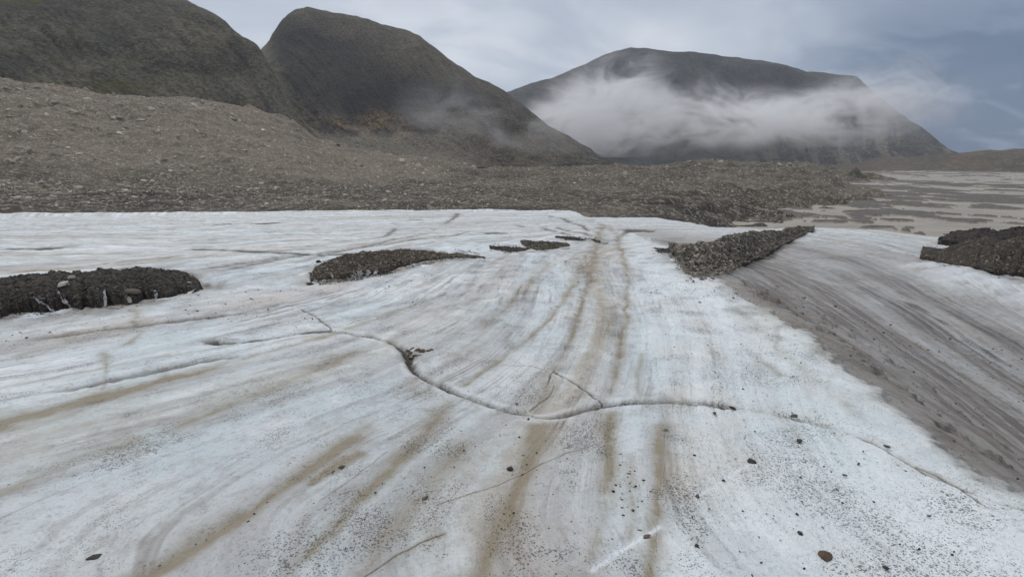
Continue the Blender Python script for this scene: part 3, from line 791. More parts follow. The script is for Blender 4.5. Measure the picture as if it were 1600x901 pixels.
# --- low ridge across the river plain
X, Y, Z, AZ, R, PX, T = ringsurf([('abs', [(1000, 560, -13), (1300, 700, -13), (1400, 800, -13), (2400, 780, -13)]),
                                  ('sight', [(1000, 266, 620), (1150, 262, 700), (1280, 262, 820), (1340, 255, 880), (1380, 247, 900), (1450, 242, 900), (1520, 238, 900), (1600, 233, 900), (1700, 229, 900), (2400, 220, 900)]),
                                  ('abs', [(1000, 900, -14), (2400, 1200, -14)])], 1010, 2300, 700, 120, dens=[8, 3])
n = fbm(X / 30, Y / 30, 5, 401)
Z = Z + sstep(0, .5, T) * (2.2 * n + 1.2 * np.abs(fbm(X / 14, Y / 14, 3, 405)))
me = surf_mesh('ridge', X, Y, Z, dict(dark=.35 * sstep(0, .2, fbm(X / 60, Y / 20, 3, 407)) * (1 - sstep(.6, .9, T)), rust=.2 * sstep(0, .3, n)))
link('hill', me, MAT_RIDGE, kind='structure')


# --- braided river plain
def river():
    pxs = np.linspace(960, 2300, 1100)
    az = np.arctan2((pxs - 800) / F, cos(PITCH))
    rr = np.concatenate([np.geomspace(50, 420, 620), np.geomspace(424, 1000, 120)])
    AZ, R = np.meshgrid(az, rr, indexing='ij')
    X = R * np.sin(AZ); Y = R * np.cos(AZ)
    PX = np.tile(pxs[:, None], (1, len(rr)))
    H = fbm(X / 12 + .6 * vnoise(X / 30, Y / 30, 3), Y / 15, 6, 421, .62)
    # more and larger bars in the middle, bare mud near the glacier
    thr = .265 - .13 * np.exp(-((R - 260) / 120) ** 2) + .07 * sstep(170, 120, R)
    bar = sstep(thr, thr + .05, H)
    P = np.stack([X.ravel(), Y.ravel()], 1)
    def bars(cx, cy, hw, hh, tilt=0.0):
        d = ray([cx], [cy])[0]; t = (RIVER_Z - ZC) / d[2]; c = d[:2] * t
        d2 = ray([cx], [cy + hh])[0]; t2 = (RIVER_Z - ZC) / d2[2]; L = abs(d2[1] * t2 - c[1])
        d3 = ray([cx + hw], [cy])[0]; W = abs(d3[0] * (RIVER_Z - ZC) / d3[2] - c[0])
        x = (P[:, 0] - c[0]) / W; y = (P[:, 1] - c[1]) / L - tilt * x
        rr_ = np.hypot(x, y).reshape(X.shape) + 1.2 * fbm(X / 7, Y / 11, 5, int(cx), .62) + .22
        return 1 - sstep(.85, 1.0, rr_)
    for b in ((1575, 292, 60, 7), (1565, 312, 62, 11), (1520, 322, 32, 6), (1455, 286, 45, 6), (1390, 308, 22, 4), (1350, 322, 40, 5), (1385, 333, 38, 5), (1465, 312, 22, 5),
              (1430, 322, 50, 4), (1490, 303, 24, 4), (1300, 347, 45, 2.5), (1400, 293, 26, 4), (1240, 338, 10, 1.5), (1440, 300, 30, 3), (1410, 270, 26, 3), (1500, 268, 40, 3), (1400, 345, 25, 2.5), (1372, 356, 30, 2.2)):
        bar = np.maximum(bar, bars(*b))
    Z = RIVER_Z + .45 * bar + .12 * bar * fbm(X / 3, Y / 3, 3, 431) + .03 * H
    me = surf_mesh('river_flat', X, Y, Z, dict(bar=bar))
    M = NT('river_mud'); Pn = M.pos(); b = M.attr('bar').outputs['Fac']
    n1 = M.noise(M.scale(Pn, (.05, .13, .05)), 1, 6, .62, .8); n2 = M.noise(Pn, .7, 5, .7)
    wet = M.ramp(n1, .42, .58)
    c = M.mix(wet, (.32, .28, .225), (.25, .225, .185))
    c = M.mix(M.ramp(M.noise(M.scale(Pn, (.12, .35, .1)), 1, 5, .65, .6), .5, .66, 0, .7), c, (.21, .20, .18))
    bc = M.mix(M.ramp(n2, .35, .65), (.075, .070, .064), (.135, .125, .112))
    c = M.mix(b, c, bc)
    h = M.mul(n2, b)
    m = M.done(c, M.ramp(b, 0, 1, .45, .9), M.bump(h, .6, .3), .3)
    link('river', me, m, kind='structure')


river()

# --- the ground far around
M = NT('far_gravel'); n = M.noise(M.pos(), .05, 5, .6)
m = M.done(M.mix(M.ramp(n, .35, .65), (.10, .09, .08), (.15, .135, .115)), .95)
nr = 96
aa = np.linspace(0, 2 * pi, nr + 1); rg = np.array([30., 200, 1000, 1800, 2600])
AA, RG = np.meshgrid(aa, rg, indexing='ij')
me = mesh_np('ground', np.stack([(RG * np.sin(AA)).ravel(), (RG * np.cos(AA)).ravel(), np.full(AA.size, -17.0)], 1), grid_faces(nr + 1, len(rg))[:, ::-1])
link('ground', me, m, kind='structure')


# ------------------------------------------------------------------ stones
def ico(sub):
    import bmesh
    bm = bmesh.new(); bmesh.ops.create_icosphere(bm, subdivisions=sub, radius=1)
    V = np.array([v.co[:] for v in bm.verts]); Fc = np.array([[v.index for v in f.verts] for f in bm.faces]); bm.free()
    return V, Fc


ICO = {1: ico(1), 2: ico(2), 3: ico(3)}


def rock_shape(sub, seed, flat=.5, planes=11, rough=.0):
    r = np.random.default_rng(seed); V, Fc = ICO[sub]
    N = r.normal(size=(planes, 3)); N /= np.linalg.norm(N, axis=1)[:, None]
    C = r.uniform(.55, .95, planes)
    dp = V @ N.T
    rad = np.where(dp > .05, C / np.maximum(dp, .05), 9).min(1)
    rad = np.minimum(rad, 1.15)
    W = V * rad[:, None]
    if rough: W += r.normal(size=W.shape) * rough
    W *= np.array([1.0, r.uniform(.55, .9), flat * r.uniform(.7, 1.2)])
    return W, Fc


def rotmats(n, tilt=.35, rng=RNG):
    a = rng.uniform(0, 2 * pi, n); b = rng.normal(size=n) * tilt; c = rng.normal(size=n) * tilt
    ca, sa = np.cos(a), np.sin(a); cb, sb = np.cos(b), np.sin(b); cc, sc = np.cos(c), np.sin(c)
    o = np.zeros(n); i = np.ones(n)
    Rz = np.stack([ca, -sa, o, sa, ca, o, o, o, i], 1).reshape(-1, 3, 3)
    Rx = np.stack([i, o, o, o, cb, -sb, o, sb, cb], 1).reshape(-1, 3, 3)
    Ry = np.stack([cc, o, sc, o, i, o, -sc, o, cc], 1).reshape(-1, 3, 3)
    return Rx @ Ry @ Rz


def align(Nrm):
    """matrices whose z axis is the normal"""
    z = Nrm / np.linalg.norm(Nrm, axis=1)[:, None]
    x = np.cross(np.tile([[0., 1, 0]], (len(z), 1)), z); x /= np.linalg.norm(x, axis=1)[:, None] + 1e-9
    y = np.cross(z, x)
    return np.stack([x, y, z], 2)


def merge_rocks(name, pos, size, Rm, sub=1, flat=.5, nvar=14, seed=0):
    Vs = []; Fs = []; off = 0
    var = RNG.integers(0, nvar, len(pos))
    for k in range(nvar):
        W, Fc = rock_shape(sub, seed + k, flat)
        i = np.where(var == k)[0]
        if not len(i): continue
        Q = np.einsum('nij,vj->nvi', Rm[i], W) * size[i][:, None, None] + pos[i][:, None, :]
        Vs.append(Q.reshape(-1, 3)); Fs.append((Fc[None] + (np.arange(len(i)) * len(W))[:, None, None] + off).reshape(-1, 3)); off += len(i) * len(W)
    return mesh_np(name, np.vstack(Vs), np.vstack(Fs), False)


def sample_surf(X, Y, Z, n, wfun, rng=RNG):
    a = rng.integers(0, X.shape[0] - 1, n * 6); b = rng.integers(0, X.shape[1] - 1, n * 6)
    w = wfun(a, b); keep = rng.uniform(size=len(w)) < w
    a = a[keep][:n]; b = b[keep][:n]
    u = rng.uniform(size=len(a)); v = rng.uniform(size=len(a))
    out = []
    for G in (X, Y, Z):
        out.append((G[a, b] * (1 - u) + G[a + 1, b] * u) * (1 - v) + (G[a, b + 1] * (1 - u) + G[a + 1, b + 1] * u) * v)
    p = np.stack(out, 1)
    e1 = np.stack([G[a + 1, b] - G[a, b] for G in (X, Y, Z)], 1); e2 = np.stack([G[a, b + 1] - G[a, b] for G in (X, Y, Z)], 1)
    N = np.cross(e1, e2); N[N[:, 2] < 0] *= -1
    return p, N, a, b


# scree on the moraine
X, Y, Z, R, PX, T, dk = MOR
pn2 = fbm(X / 40, Y / 25, 4, 501)
def wm(a, b):
    t = T[a, b]; w = sstep(.7, 1.1, t) * (t < 4.02) * (.35 + .65 * sstep(-.15, .15, pn2[a, b])) * (Z[a, b] > RIVER_Z) * (PX[a, b] < 1500)
    return w * (1 - .5 * dk[a, b])
p, N, a, b = sample_surf(X, Y, Z, 60000, wm)
r = R[a, b]
size = r / F * np.minimum(.55 + .6 * RNG.pareto(2.4, len(p)), 5.0) * np.where(PX[a, b] > 760, .75, 1.0)
size = np.where(T[a, b] > 3.0, size * 1.05, size * .95)
Rm = np.einsum('nij,njk->nik', align(N), rotmats(len(p), .25))
order = np.argsort(-size / r * (PX[a, b] < 1620) * (PX[a, b] > -20)); top = order[:300]; rest = order[300:]
me = merge_rocks('scree', p[rest] + np.array([0, 0, .0]), size[rest], Rm[rest], 1, .5, 14, 900)
link('scree', me, MAT_ST_PALE, kind='stuff', label='pale loose stones strewn over the brown moraine slope', cat='scree')
BOULD = []
for k in range(8):
    W, Fc = rock_shape(2, 1200 + k, .55, 12, .02); m_ = mesh_np('stone', W, Fc, False); m_.materials.append(MAT_ST_PALE); BOULD.append(m_)
from mathutils import Matrix
def place(o, pos, Rm3, s, sink=.0):
    M4 = Matrix([[*(Rm3[i] * s), float(pos[i])] for i in range(3)] + [[0, 0, 0, 1]])
    o.matrix_world = M4
for q, i in enumerate(top):
    o = link('boulder', BOULD[q % 8], label='pale angular boulder lying loose in the rubble of the moraine slope', cat='boulder', group='boulders scattered over the moraine')
    place(o, p[i], Rm[i], size[i])

# ------------------------------------------------------------------ debris mounds on the ice
def mound(cols, nc, nt, amp, label, seed, nst, stmat, srange, nbig, biglabel, depth=.5, bigr=(2., 3.), back=1.0, mat=None, facecut=0.0, icecat=None):
    """cols: (px, front foot row, crest row). depth: crest lies this many metres behind the front foot"""
    c = np.array(cols, float)
    foot = on_ice(c[:, :2]); rf = np.hypot(foot[:, 0], foot[:, 1])
    d = depth if np.ndim(depth) else np.full(len(c), depth)
    ringF = [(c[i, 0], c[i, 1], rf[i]) for i in range(len(c))]
    pxs = c[:, 0]
    # front foot sunk under the ice, then the brow of the front face, the crest, and the back foot under the ice
    azs = np.arctan2(foot[:, 0], foot[:, 1])
    def gz(r): return ice_base(r * np.sin(azs), r * np.cos(azs))
    crest_r = rf + d
    brow_row = c[:, 1] * (1 - facecut) + c[:, 2] * facecut
    rings = [('abs', np.stack([pxs, rf - .05 * d, gz(rf - .05 * d) - .30], 1)),
             ('abs', np.stack([pxs, rf + .04 * d, gz(rf + .04 * d) - .02], 1))]
    if facecut: rings.append(('sight', np.stack([pxs, brow_row, rf + .22 * d], 1)))
    rings += [('sight', np.stack([pxs, c[:, 2], crest_r], 1)),
              ('abs', np.stack([pxs, crest_r + back * d, gz(crest_r + back * d) - .15], 1))]
    X, Y, Z, AZ, R, PX, T = ringsurf(rings, pxs[0], pxs[-1], nc, nt, (pxs, azs))
    tm = len(rings) - 2
    jr = .22 * float(np.mean(d)) * fbm(PX / 26, 0 * PX, 5, seed + 3, .65); X = X * (1 + jr / R); Y = Y * (1 + jr / R)
    Z = Z + amp * fbm(X / (amp * 9), Y / (amp * 9), 5, seed, .6) * sstep(.3, 1, T) + .0
    root = link('debris_mound', None, label=label, cat='debris mound')
    mid = np.array([X[nc // 2, nt // 2], Y[nc // 2, nt // 2], Z[nc // 2, nt // 2]])
    root.location = mid
    Xl, Yl, Zl = X - mid[0], Y - mid[1], Z - mid[2]
    me = surf_mesh('grit_body', Xl, Yl, Zl, dict(dark=.0 * Z, rust=0 * Z, light=0 * Z))
    link('grit_body', me, mat or MAT_MOUND, parent=root)
    lo = 2.0 if facecut else .9
    p, N, a, b = sample_surf(X, Y, Z, nst, lambda a, b: (T[a, b] > lo - .25) * (T[a, b] < tm + .5) * 1.0 + .07 * (T[a, b] > .9) * (T[a, b] <= lo - .25))
    rr = R[a, b]
    s = (srange[0] + (srange[1] - srange[0]) * RNG.uniform(size=len(p)) ** 3)
    Rm = np.einsum('nij,njk->nik', align(N), rotmats(len(p), .45))
    # stones that rolled off onto the ice round the foot
    nf = nst // 4; ii = RNG.integers(4, nc - 4, nf); jj = np.where(RNG.uniform(size=nf) < .6, int(np.argmin(np.abs(T[0] - 1.0))), int(np.argmin(np.abs(T[0] - tm - .8))))
    fp = np.stack([X[ii, jj], Y[ii, jj]], 1); u_ = fp / np.hypot(fp[:, 0], fp[:, 1])[:, None]
    ex = RNG.exponential((.14 * float(np.mean(d)) + .05), nf) * np.where(jj > nt * .6, 1, -.7)
    fp = fp + u_ * ex[:, None] + RNG.normal(size=fp.shape) * .05
    fz = ice_base(fp[:, 0], fp[:, 1]); p = np.vstack([p, np.stack([fp[:, 0], fp[:, 1], fz], 1)]); s = np.concatenate([s, s[:nf] * .75]); Rm = np.concatenate([Rm, rotmats(nf, .2)])
    me = merge_rocks('rubble', p - mid, s, Rm, 1, .30, 16, seed * 3)
    link('rubble', me, stmat, parent=root, kind='stuff')
    if nbig:
        p, N, a, b = sample_surf(X, Y, Z, nbig, lambda a, b: (T[a, b] > lo - .2) * (T[a, b] < tm) * 1.0)
        for q in range(len(p)):
            W, Fc = rock_shape(2, seed * 7 + q % 6, .38, 12, .015)
            nm = 'flat_stone%d_%d' % (seed, q % 6)
            m_ = bpy.data.meshes.get(nm)
            if m_ is None:
                m_ = mesh_np(nm, W, Fc, False); m_.materials.append(MAT_ST_TAN)
            o = link('flat_stone', m_, label=biglabel[0], cat='stone slab', group=biglabel[1])
            place(o, p[q] + [0, 0, s.max() * .15], align(N[q:q + 1])[0] @ rotmats(1, .3)[0], srange[1] * RNG.uniform(.9, 1.45))
    return root, (X, Y, Z, T, PX)


ma = mound([(-260, 520, 470), (-150, 516, 445), (-40, 500, 432), (0, 497, 440), (20, 492, 436), (45, 490, 430), (90, 487, 427), (150, 482, 421), (200, 476, 419), (250, 468, 420), (290, 462, 427), (312, 456, 440), (318, 452, 450)],
           360, 150, .05, 'widest black debris mound on the ice, nearest the left edge of the picture', 41, 9000, MAT_ST_DARK, (.006, .045), 14,
           ('flat grey brown slab lying on the black mound at the left edge', 'slabs on the leftmost debris mound'), 1.1, facecut=.42)
mb = mound([(486, 442, 428), (492, 440, 418), (510, 438, 410), (540, 436, 400), (570, 432, 394), (600, 427, 392), (640, 414, 391), (670, 408, 393), (700, 402, 396), (740, 403, 399), (757, 404, 402)],
           300, 130, .04, 'rubble covered mound with white ice showing under its left end, second from the left', 43, 8000, MAT_ST_TAN, (.009, .058), 22,
           ('flat stone slab in the rubble of the second mound from the left', 'slabs on the second debris mound'), np.array([.5, .7, .9, 1.2, 1.3, 1.3, 1.1, .9, .6, .5, .3]), facecut=.35)
mound([(765, 388, 384), (790, 392, 386), (812, 393, 387), (832, 392, 388), (842, 389, 387)], 90, 50, .03, 'small thin streak of rubble between the second mound and the lens of gravel', 47, 900, MAT_ST_DARK, (.02, .07), 0, None, .5)
mound([(814, 379, 376), (830, 389, 377), (850, 392, 378), (870, 390, 379), (890, 386, 383)], 120, 60, .03, 'lens of dark gravel on the white ice left of the thinnest dark streak', 49, 1600, MAT_ST_TAN, (.03, .09), 0, None, .7)
mound([(868, 371, 369), (890, 377, 371), (915, 378, 373), (935, 379, 376), (952, 381, 379)], 120, 50, .03, 'thin dark gravel streak highest and farthest in the row of mounds', 51, 1200, MAT_ST_DARK, (.03, .08), 0, None, .6)
mound([(1018, 391, 389), (1032, 394, 388), (1050, 395, 389), (1062, 393, 391)], 80, 40, .03, 'small dark patch of grit just left of the long grey heap', 61, 900, MAT_ST_DARK, (.02, .06), 0, None, .5)
mc = mound([(1045, 392, 386), (1056, 402, 385), (1070, 416, 388), (1085, 428, 387), (1100, 430, 382), (1120, 424, 377), (1150, 412, 371), (1180, 401, 367), (1208, 388, 363), (1240, 372, 357), (1272, 358, 353.5)],
           320, 140, .24, 'long grey heap of stones between the white ice and the dirty trough', 53, 11000, MAT_ST_GREY, (.013, .10), 40,
           ('angular grey stone on the long heap beside the dirty trough', 'stones on the long middle heap'), np.array([.8, 1.3, 2.0, 2.7, 3.3, 3.9, 4.4, 4.8, 4.6, 3.6, 1.8]))
md = mound([(1438, 399, 398.5), (1456, 403, 396), (1478, 409, 389), (1505, 414, 380), (1535, 418, 372), (1570, 421, 373), (1600, 424, 368), (1700, 436, 362), (1850, 455, 372), (1960, 470, 440)],
           340, 150, .12, 'large brown debris mound at the right edge above the blue ice', 57, 8500, MAT_ST_TAN, (.008, .07), 16,
           ('brown slab on the mound at the right edge', 'slabs on the right edge mound'), 2.8, facecut=.22)
mound([(1466, 376, 373), (1490, 377, 362), (1530, 378, 357), (1560, 378, 361), (1600, 378, 354), (1700, 378, 350), (1860, 378, 372)],
      220, 80, .15, 'dark mound of wet grit just behind the brown mound at the right edge', 59, 1500, MAT_GRIT, (.05, .16), 0, None, 3.0)

# white ice ribs showing in the front faces
M = NT('clean_ice'); n = M.noise(M.pos(), 14, 5, .7)
MAT_RIB = M.done(M.mix(M.ramp(n, .4, .65), (.42, .43, .45), (.12, .11, .11)), .4, M.bump(n, .5, .02), .4)


def rib(root, surf, px, t0, t1, w, lean):
    X, Y, Z, T, PXg = surf
    i0 = int(np.argmin(np.abs(PXg[:, 0] - px)))
    ns = 14; k = 8; V = []
    rng = np.random.default_rng(int(px))
    for s in range(ns):
        f = s / (ns - 1); t = t0 + (t1 - t0) * f
        i = int(np.clip(i0 + lean * f * 14, 0, X.shape[0] - 1)); j = int(np.argmin(np.abs(T[0] - t)))
        c = np.array([X[i, j], Y[i, j], Z[i, j]])
        ww = w * (.35 + .65 * sin(pi * min(1, .15 + .8 * (1 - f)))) * rng.uniform(.7, 1.2)
        for q in range(k):
            an = 2 * pi * q / k
            V.append(c + np.array([cos(an) * ww * 1.7, sin(an) * ww * .4 - .0, sin(an) * ww * .35]) + rng.normal(size=3) * w * .16)
    V = np.array(V); Fc = []
    for s in range(ns - 1):
        for q in range(k): Fc.append((s * k + q, s * k + (q + 1) % k, (s + 1) * k + (q + 1) % k, (s + 1) * k + q))
    V = np.vstack([V, V[:k].mean(0), V[-k:].mean(0)])
    a0, a1 = len(V) - 2, len(V) - 1
    for q in range(0, k, 2):
        Fc.append((a0, (q + 2) % k, q + 1, q)); Fc.append((a1, (ns - 1) * k + q, (ns - 1) * k + q + 1, (ns - 1) * k + (q + 2) % k))
    me = mesh_np('ice_rib', V - np.array(root.location), np.array(Fc), True)
    link('ice_rib', me, MAT_RIB, parent=root)


for px, t0, t1, w, ln in ((90, 1.0, 1.9, .018, -1.3), (112, 1.0, 2.2, .026, -.6), (162, 1.0, 2.1, .028, .3), (243, 1.0, 1.8, .030, .2), (283, 1.0, 1.5, .04, 1)):
    rib(ma[0], ma[1], px, t0, t1, w, ln)
for px, t0, t1, w, ln in ((520, 1.0, 2.0, .03, -.2), (552, 1.0, 1.7, .05, .1), (562, 1.0, 1.8, .05, 0), (572, 1.0, 1.7, .06, .2), (584, 1.0, 1.6, .05, .3), (494, 1.0, 1.6, .05, -.4)):
    rib(mb[0], mb[1], px, t0, t1, w, ln)


def lone(px, py, spx, mat, label, cat='stone', group=None, flat=.5, name='stone', seed=None, zoff=.12):
    c = on_ice([(px, py)])[0]; rdist = np.linalg.norm(c - [0, 0, ZC]); s = spx / 2 / F * rdist
    sd = seed if seed is not None else int(px * 7 + py)
    W, Fc = rock_shape(3, sd, flat, 14, .008)
    me = mesh_np(name, W, Fc, False); me.materials.append(mat)
    o = link(name, me, label=label, cat=cat, group=group)
    place(o, c + [0, 0, s * flat * zoff], rotmats(1, .15, np.random.default_rng(sd))[0], s)
    return o


# two conspicuous stones on the left mound
def on_surf(surf, px, t):
    X, Y, Z, T, PXg = surf; i = int(np.argmin(np.abs(PXg[:, 0] - px))); j = int(np.argmin(np.abs(T[0] - t))); return np.array([X[i, j], Y[i, j], Z[i, j]])
for px, t, s, lab in ((112, 2.35, .085, 'largest pale rounded stone on the black mound at the left edge'), (128, 2.75, .06, 'smaller pale stone just behind the largest pale stone on the left mound'),
                      (214, 1.9, .10, 'long tan slab leaning on the right half of the left mound'), (205, 1.45, .07, 'pale slab low on the front of the left mound'), (186, 1.05, .06, 'brown slab at the foot of the left mound'),
                      (300, 2.3, .05, 'pale stone at the right end of the left mound')):
    W, Fc = rock_shape(3, int(px), .5, 14, .008); me = mesh_np('stone', W, Fc, False); me.materials.append(MAT_ST_LIGHT if 'pale' in lab else MAT_ST_TAN)
    o = link('stone', me, label=lab, cat='stone'); place(o, on_surf(ma[1], px, t) + [0, -.02, .02], rotmats(1, .3, np.random.default_rng(int(px)))[0], s)

L = [(664, 778, 13, MAT_ST_BROWN, 'lone brown stone on the white ice below the bend of the crack'),
     (798, 732, 16, MAT_ST_DARK, 'flat dark stone in the middle of the brown streak below the crack'),
     (1175, 720, 13, MAT_ST_DARK, 'dark stone at the upper end of the pale scrape'),
     (1090, 775, 10, MAT_ST_DARK, 'dark stone at the lower end of the pale scrape'),
     (1287, 866, 22, MAT_ST_BROWN, 'largest brown stone near the lower right corner of the ice'),
     (151, 872, 20, MAT_ST_DARK, 'dark oval flat stone near the lower left corner'),
     (534, 731, 15, MAT_ST_BROWN, 'reddish brown stone on the short dirt patch left of centre'),
     (521, 737, 9, MAT_ST_BROWN, 'small dark brown stone left of the reddish stone on the dirt patch'),
     (250, 701, 13, MAT_ST_DARK, 'thin dark flat stone on the white ice between two dirt streaks at left'),
     (278, 628, 11, MAT_ST_DARK, 'small dark flake highest on the left foreground ice'),
     (478, 645, 11, MAT_ST_DARK, 'dark flat chip left of the bend of the crack'),
     (1010, 838, 14, MAT_ST_BROWN, 'pointed brown stone on the right brown streak at the bottom'),
     (826, 655, 11, MAT_ST_DARK, 'dark stone just below the lowest point of the crack'),
     (808, 630, 7, MAT_ST_DARK, 'tiny dark stone just above the lowest point of the crack'),
     (1241, 650, 13, MAT_ST_DARK, 'dark brown stone on the thin right hand part of the crack'),
     (1386, 697, 9, MAT_ST_DARK, 'dark stone between the thin crack and the brown bank at right'),
     (762, 495, 8, MAT_ST_DARK, 'left one of two dark stones above the centre of the ice'),
     (772, 499, 10, MAT_ST_BROWN, 'right one of two dark stones above the centre of the ice'),
     (86, 783, 12, MAT_ST_BROWN, 'reddish stone on the ice at far left'),
     (30, 812, 14, MAT_ST_DARK, 'flat dark stone below the reddish stone at far left'),
     (82, 863, 9, MAT_ST_DARK, 'small dark stone left of the dark oval stone'),
     (1250, 688, 9, MAT_ST_DARK, 'dark chip below the thin right hand crack'),
     (1040, 671, 8, MAT_ST_DARK, 'dark pebble just right of the right brown streak under the crack'),
     (1250, 832, 11, MAT_ST_DARK, 'dark flat chip up and left of the largest brown stone'),
     (1320, 742, 7, MAT_ST_DARK, 'tiny dark chip on the clean ice right of centre'),
     (1117, 645, 8, MAT_ST_DARK, 'dark pebble just under the widest dark gap of the crack'),
     (1088, 852, 9, MAT_ST_DARK, 'dark pebble on clean ice right of the pointed brown stone'),
     (1385, 887, 9, MAT_ST_DARK, 'dark pebble at the bottom edge right of the largest brown stone'),
     (503, 606, 6, MAT_ST_DARK, 'tiny dark chip above the dark flat chip near the crack bend'),
     (107, 436, 10, MAT_ST_DARK, 'dark slab lying on the white ice just behind the left mound'),
     (498, 410, 14, MAT_ST_DARK, 'flat dark slab on the ice left of the second mound'),
     (484, 444, 16, MAT_GRIT, 'black stone in the gully in front of the second mound'),
     (1145, 637, 12, MAT_GRIT, 'black stone wedged in the wide part of the crack')]
for (px, py, s, m_, lab) in L: lone(px, py, s * .82, m_, lab, flat=.45)
for (px, py, s) in ((637, 548, 9), (644, 545, 9), (652, 547, 12), (660, 550, 13), (668, 549, 9), (674, 548, 8), (650, 557, 11), (643, 560, 9), (638, 556, 7), (657, 556, 7), (641, 552, 8), (634, 567, 7)):
    lone(px, py, s, MAT_ST_BROWN if (px + py) % 3 else MAT_ST_TAN, 'brown stone in the cluster heaped at the bend of the crack', group='brown stones clustered at the crack bend', flat=.6, seed=px)
rg2 = np.random.default_rng(5)
for k in range(34):
    px = 990 + rg2.normal() * 16; py = 760 + rg2.normal() * 28
    lone(px, py, rg2.uniform(3, 7), MAT_ST_BROWN if k % 2 else MAT_GRIT, 'small dark red pebble in the patch on the right brown streak', 'pebble', 'pebbles in the patch on the right brown streak', name='pebble', seed=k)
for k in range(110):
    px = rg2.uniform(0, 1600); py = 640 + 260 * rg2.uniform() ** .8
    if px > 1250 + (py - 640) * 1.1: continue
    lone(px, py, rg2.uniform(2.5, 5.5), MAT_GRIT if k % 4 else MAT_ST_BROWN, 'dark pebble lying loose on the foreground ice', 'pebble', 'dark pebbles strewn over the foreground ice', name='pebble', seed=k % 12 + 500)

# loose black grit too many to count
n = 9000
r = 1.1 + 9 * RNG.uniform(size=n) ** 1.3; az = RNG.uniform(-1.0, .95, n)
gx = r * np.sin(az); gy = r * np.cos(az)
dm = fbm(gx * 1.1, gy * 1.1, 4, 601); uu, vv = flow(gx, gy); dm2 = fbm(uu * 2.2, vv * .4, 3, 603)
k = (dm + dm2 > -.05 + .4 * (RNG.uniform(size=n) - .5)); gx, gy, r = gx[k], gy[k], r[k]
gz = ice_base(gx, gy)
size = r / F * np.minimum(.55 + .3 * RNG.pareto(2.5, len(r)), 2.2)
me = merge_rocks('grit', np.stack([gx, gy, gz + .002], 1), size, rotmats(len(r), .2), 1, .5, 10, 700)
link('grit', me, MAT_GRIT, kind='stuff', label='fine black grit sprinkled over the foreground ice', cat='grit')


# ------------------------------------------------------------------ mist and haze
def box_mesh(name, x0, x1, y0, y1, z0, z1):
    V = [(x, y, z) for x in (x0, x1) for y in (y0, y1) for z in (z0, z1)]
    Fc = [(0, 1, 3, 2), (4, 6, 7, 5), (0, 4, 5, 1), (2, 3, 7, 6), (0, 2, 6, 4), (1, 5, 7, 3)]
    return mesh_np(name, np.array(V, float), np.array(Fc), False)


def mist(name, box, ax, dens, seed, label, cat, top, ends, step, sc=1.0, base=(12, 12), cut=(.34, .60), ws=2.4):
    M = NT(name); M.n.remove(M.bsdf)
    P = M.pos(); sx = M.node('ShaderNodeSeparateXYZ'); M.put(sx.inputs[0], P)
    x, y, z = sx.outputs
    n1 = M.noise(M.scale(M.vadd(P, (seed, seed * 2, 0)), (.008 * sc, .010 * sc, .016 * sc)), 1, 8, .64, .8)
    n2 = M.noise(M.scale(M.vadd(P, (seed + 50, 0, 0)), (.006 * sc, .01 * sc, .006 * sc)), 1, 2, .5)
    # the top of the bank rises and falls along its length; wisps above
    nd = M.node('ShaderNodeFloatCurve'); cv = nd.mapping.curves[0]
    cv.points[0].location = (0, ax[0][1]); cv.points[1].location = (1, ax[-1][1])
    for a_, b_ in ax[1:-1]: cv.points.new(a_, b_)
    nd.mapping.update(); M.put(nd.inputs['Value'], M.ramp(x, box[0], box[1], 0, 1, False)); hgt = nd.outputs[0]
    zt = M.math('MULTIPLY', hgt, top)
    zb = M.ramp(x, box[0], box[1], base[0], base[1], False); zn = M.math('DIVIDE', M.math('SUBTRACT', z, zb), zt)
    prof = M.mul(M.ramp(M.add(zn, M.mul(M.math('SUBTRACT', n1, .5), .7)), -.15, .60), M.ramp(M.add(zn, M.mul(M.math('SUBTRACT', n1, .5), ws)), .45, 1.0, 1, 0))
    e = M.mul(M.ramp(x, box[0], box[0] + ends[0]), M.ramp(x, box[1] - ends[1], box[1], 1, 0), M.ramp(y, box[2], box[2] + 25), M.ramp(y, box[3] - 25, box[3], 1, 0), M.ramp(z, box[5] - 25, box[5], 1, 0))
    D = M.mul(prof, e, M.ramp(n1, cut[0], cut[1], .0, 1), M.ramp(n2, .3, .6, .45, 1.2), dens)
    v = M.node('ShaderNodeVolumePrincipled'); v.inputs['Color'].default_value = (.985, .985, 1, 1); M.put(v.inputs['Density'], D); v.inputs['Anisotropy'].default_value = .2
    M.l.new(v.outputs[0], M.out.inputs['Volume'])
    me = box_mesh(name, *box); o = link('mist', me, M.m, kind='stuff', label=label, cat=cat)
    M.m.cycles.volume_step_rate = step if hasattr(M.m.cycles, 'volume_step_rate') else 1
    return o


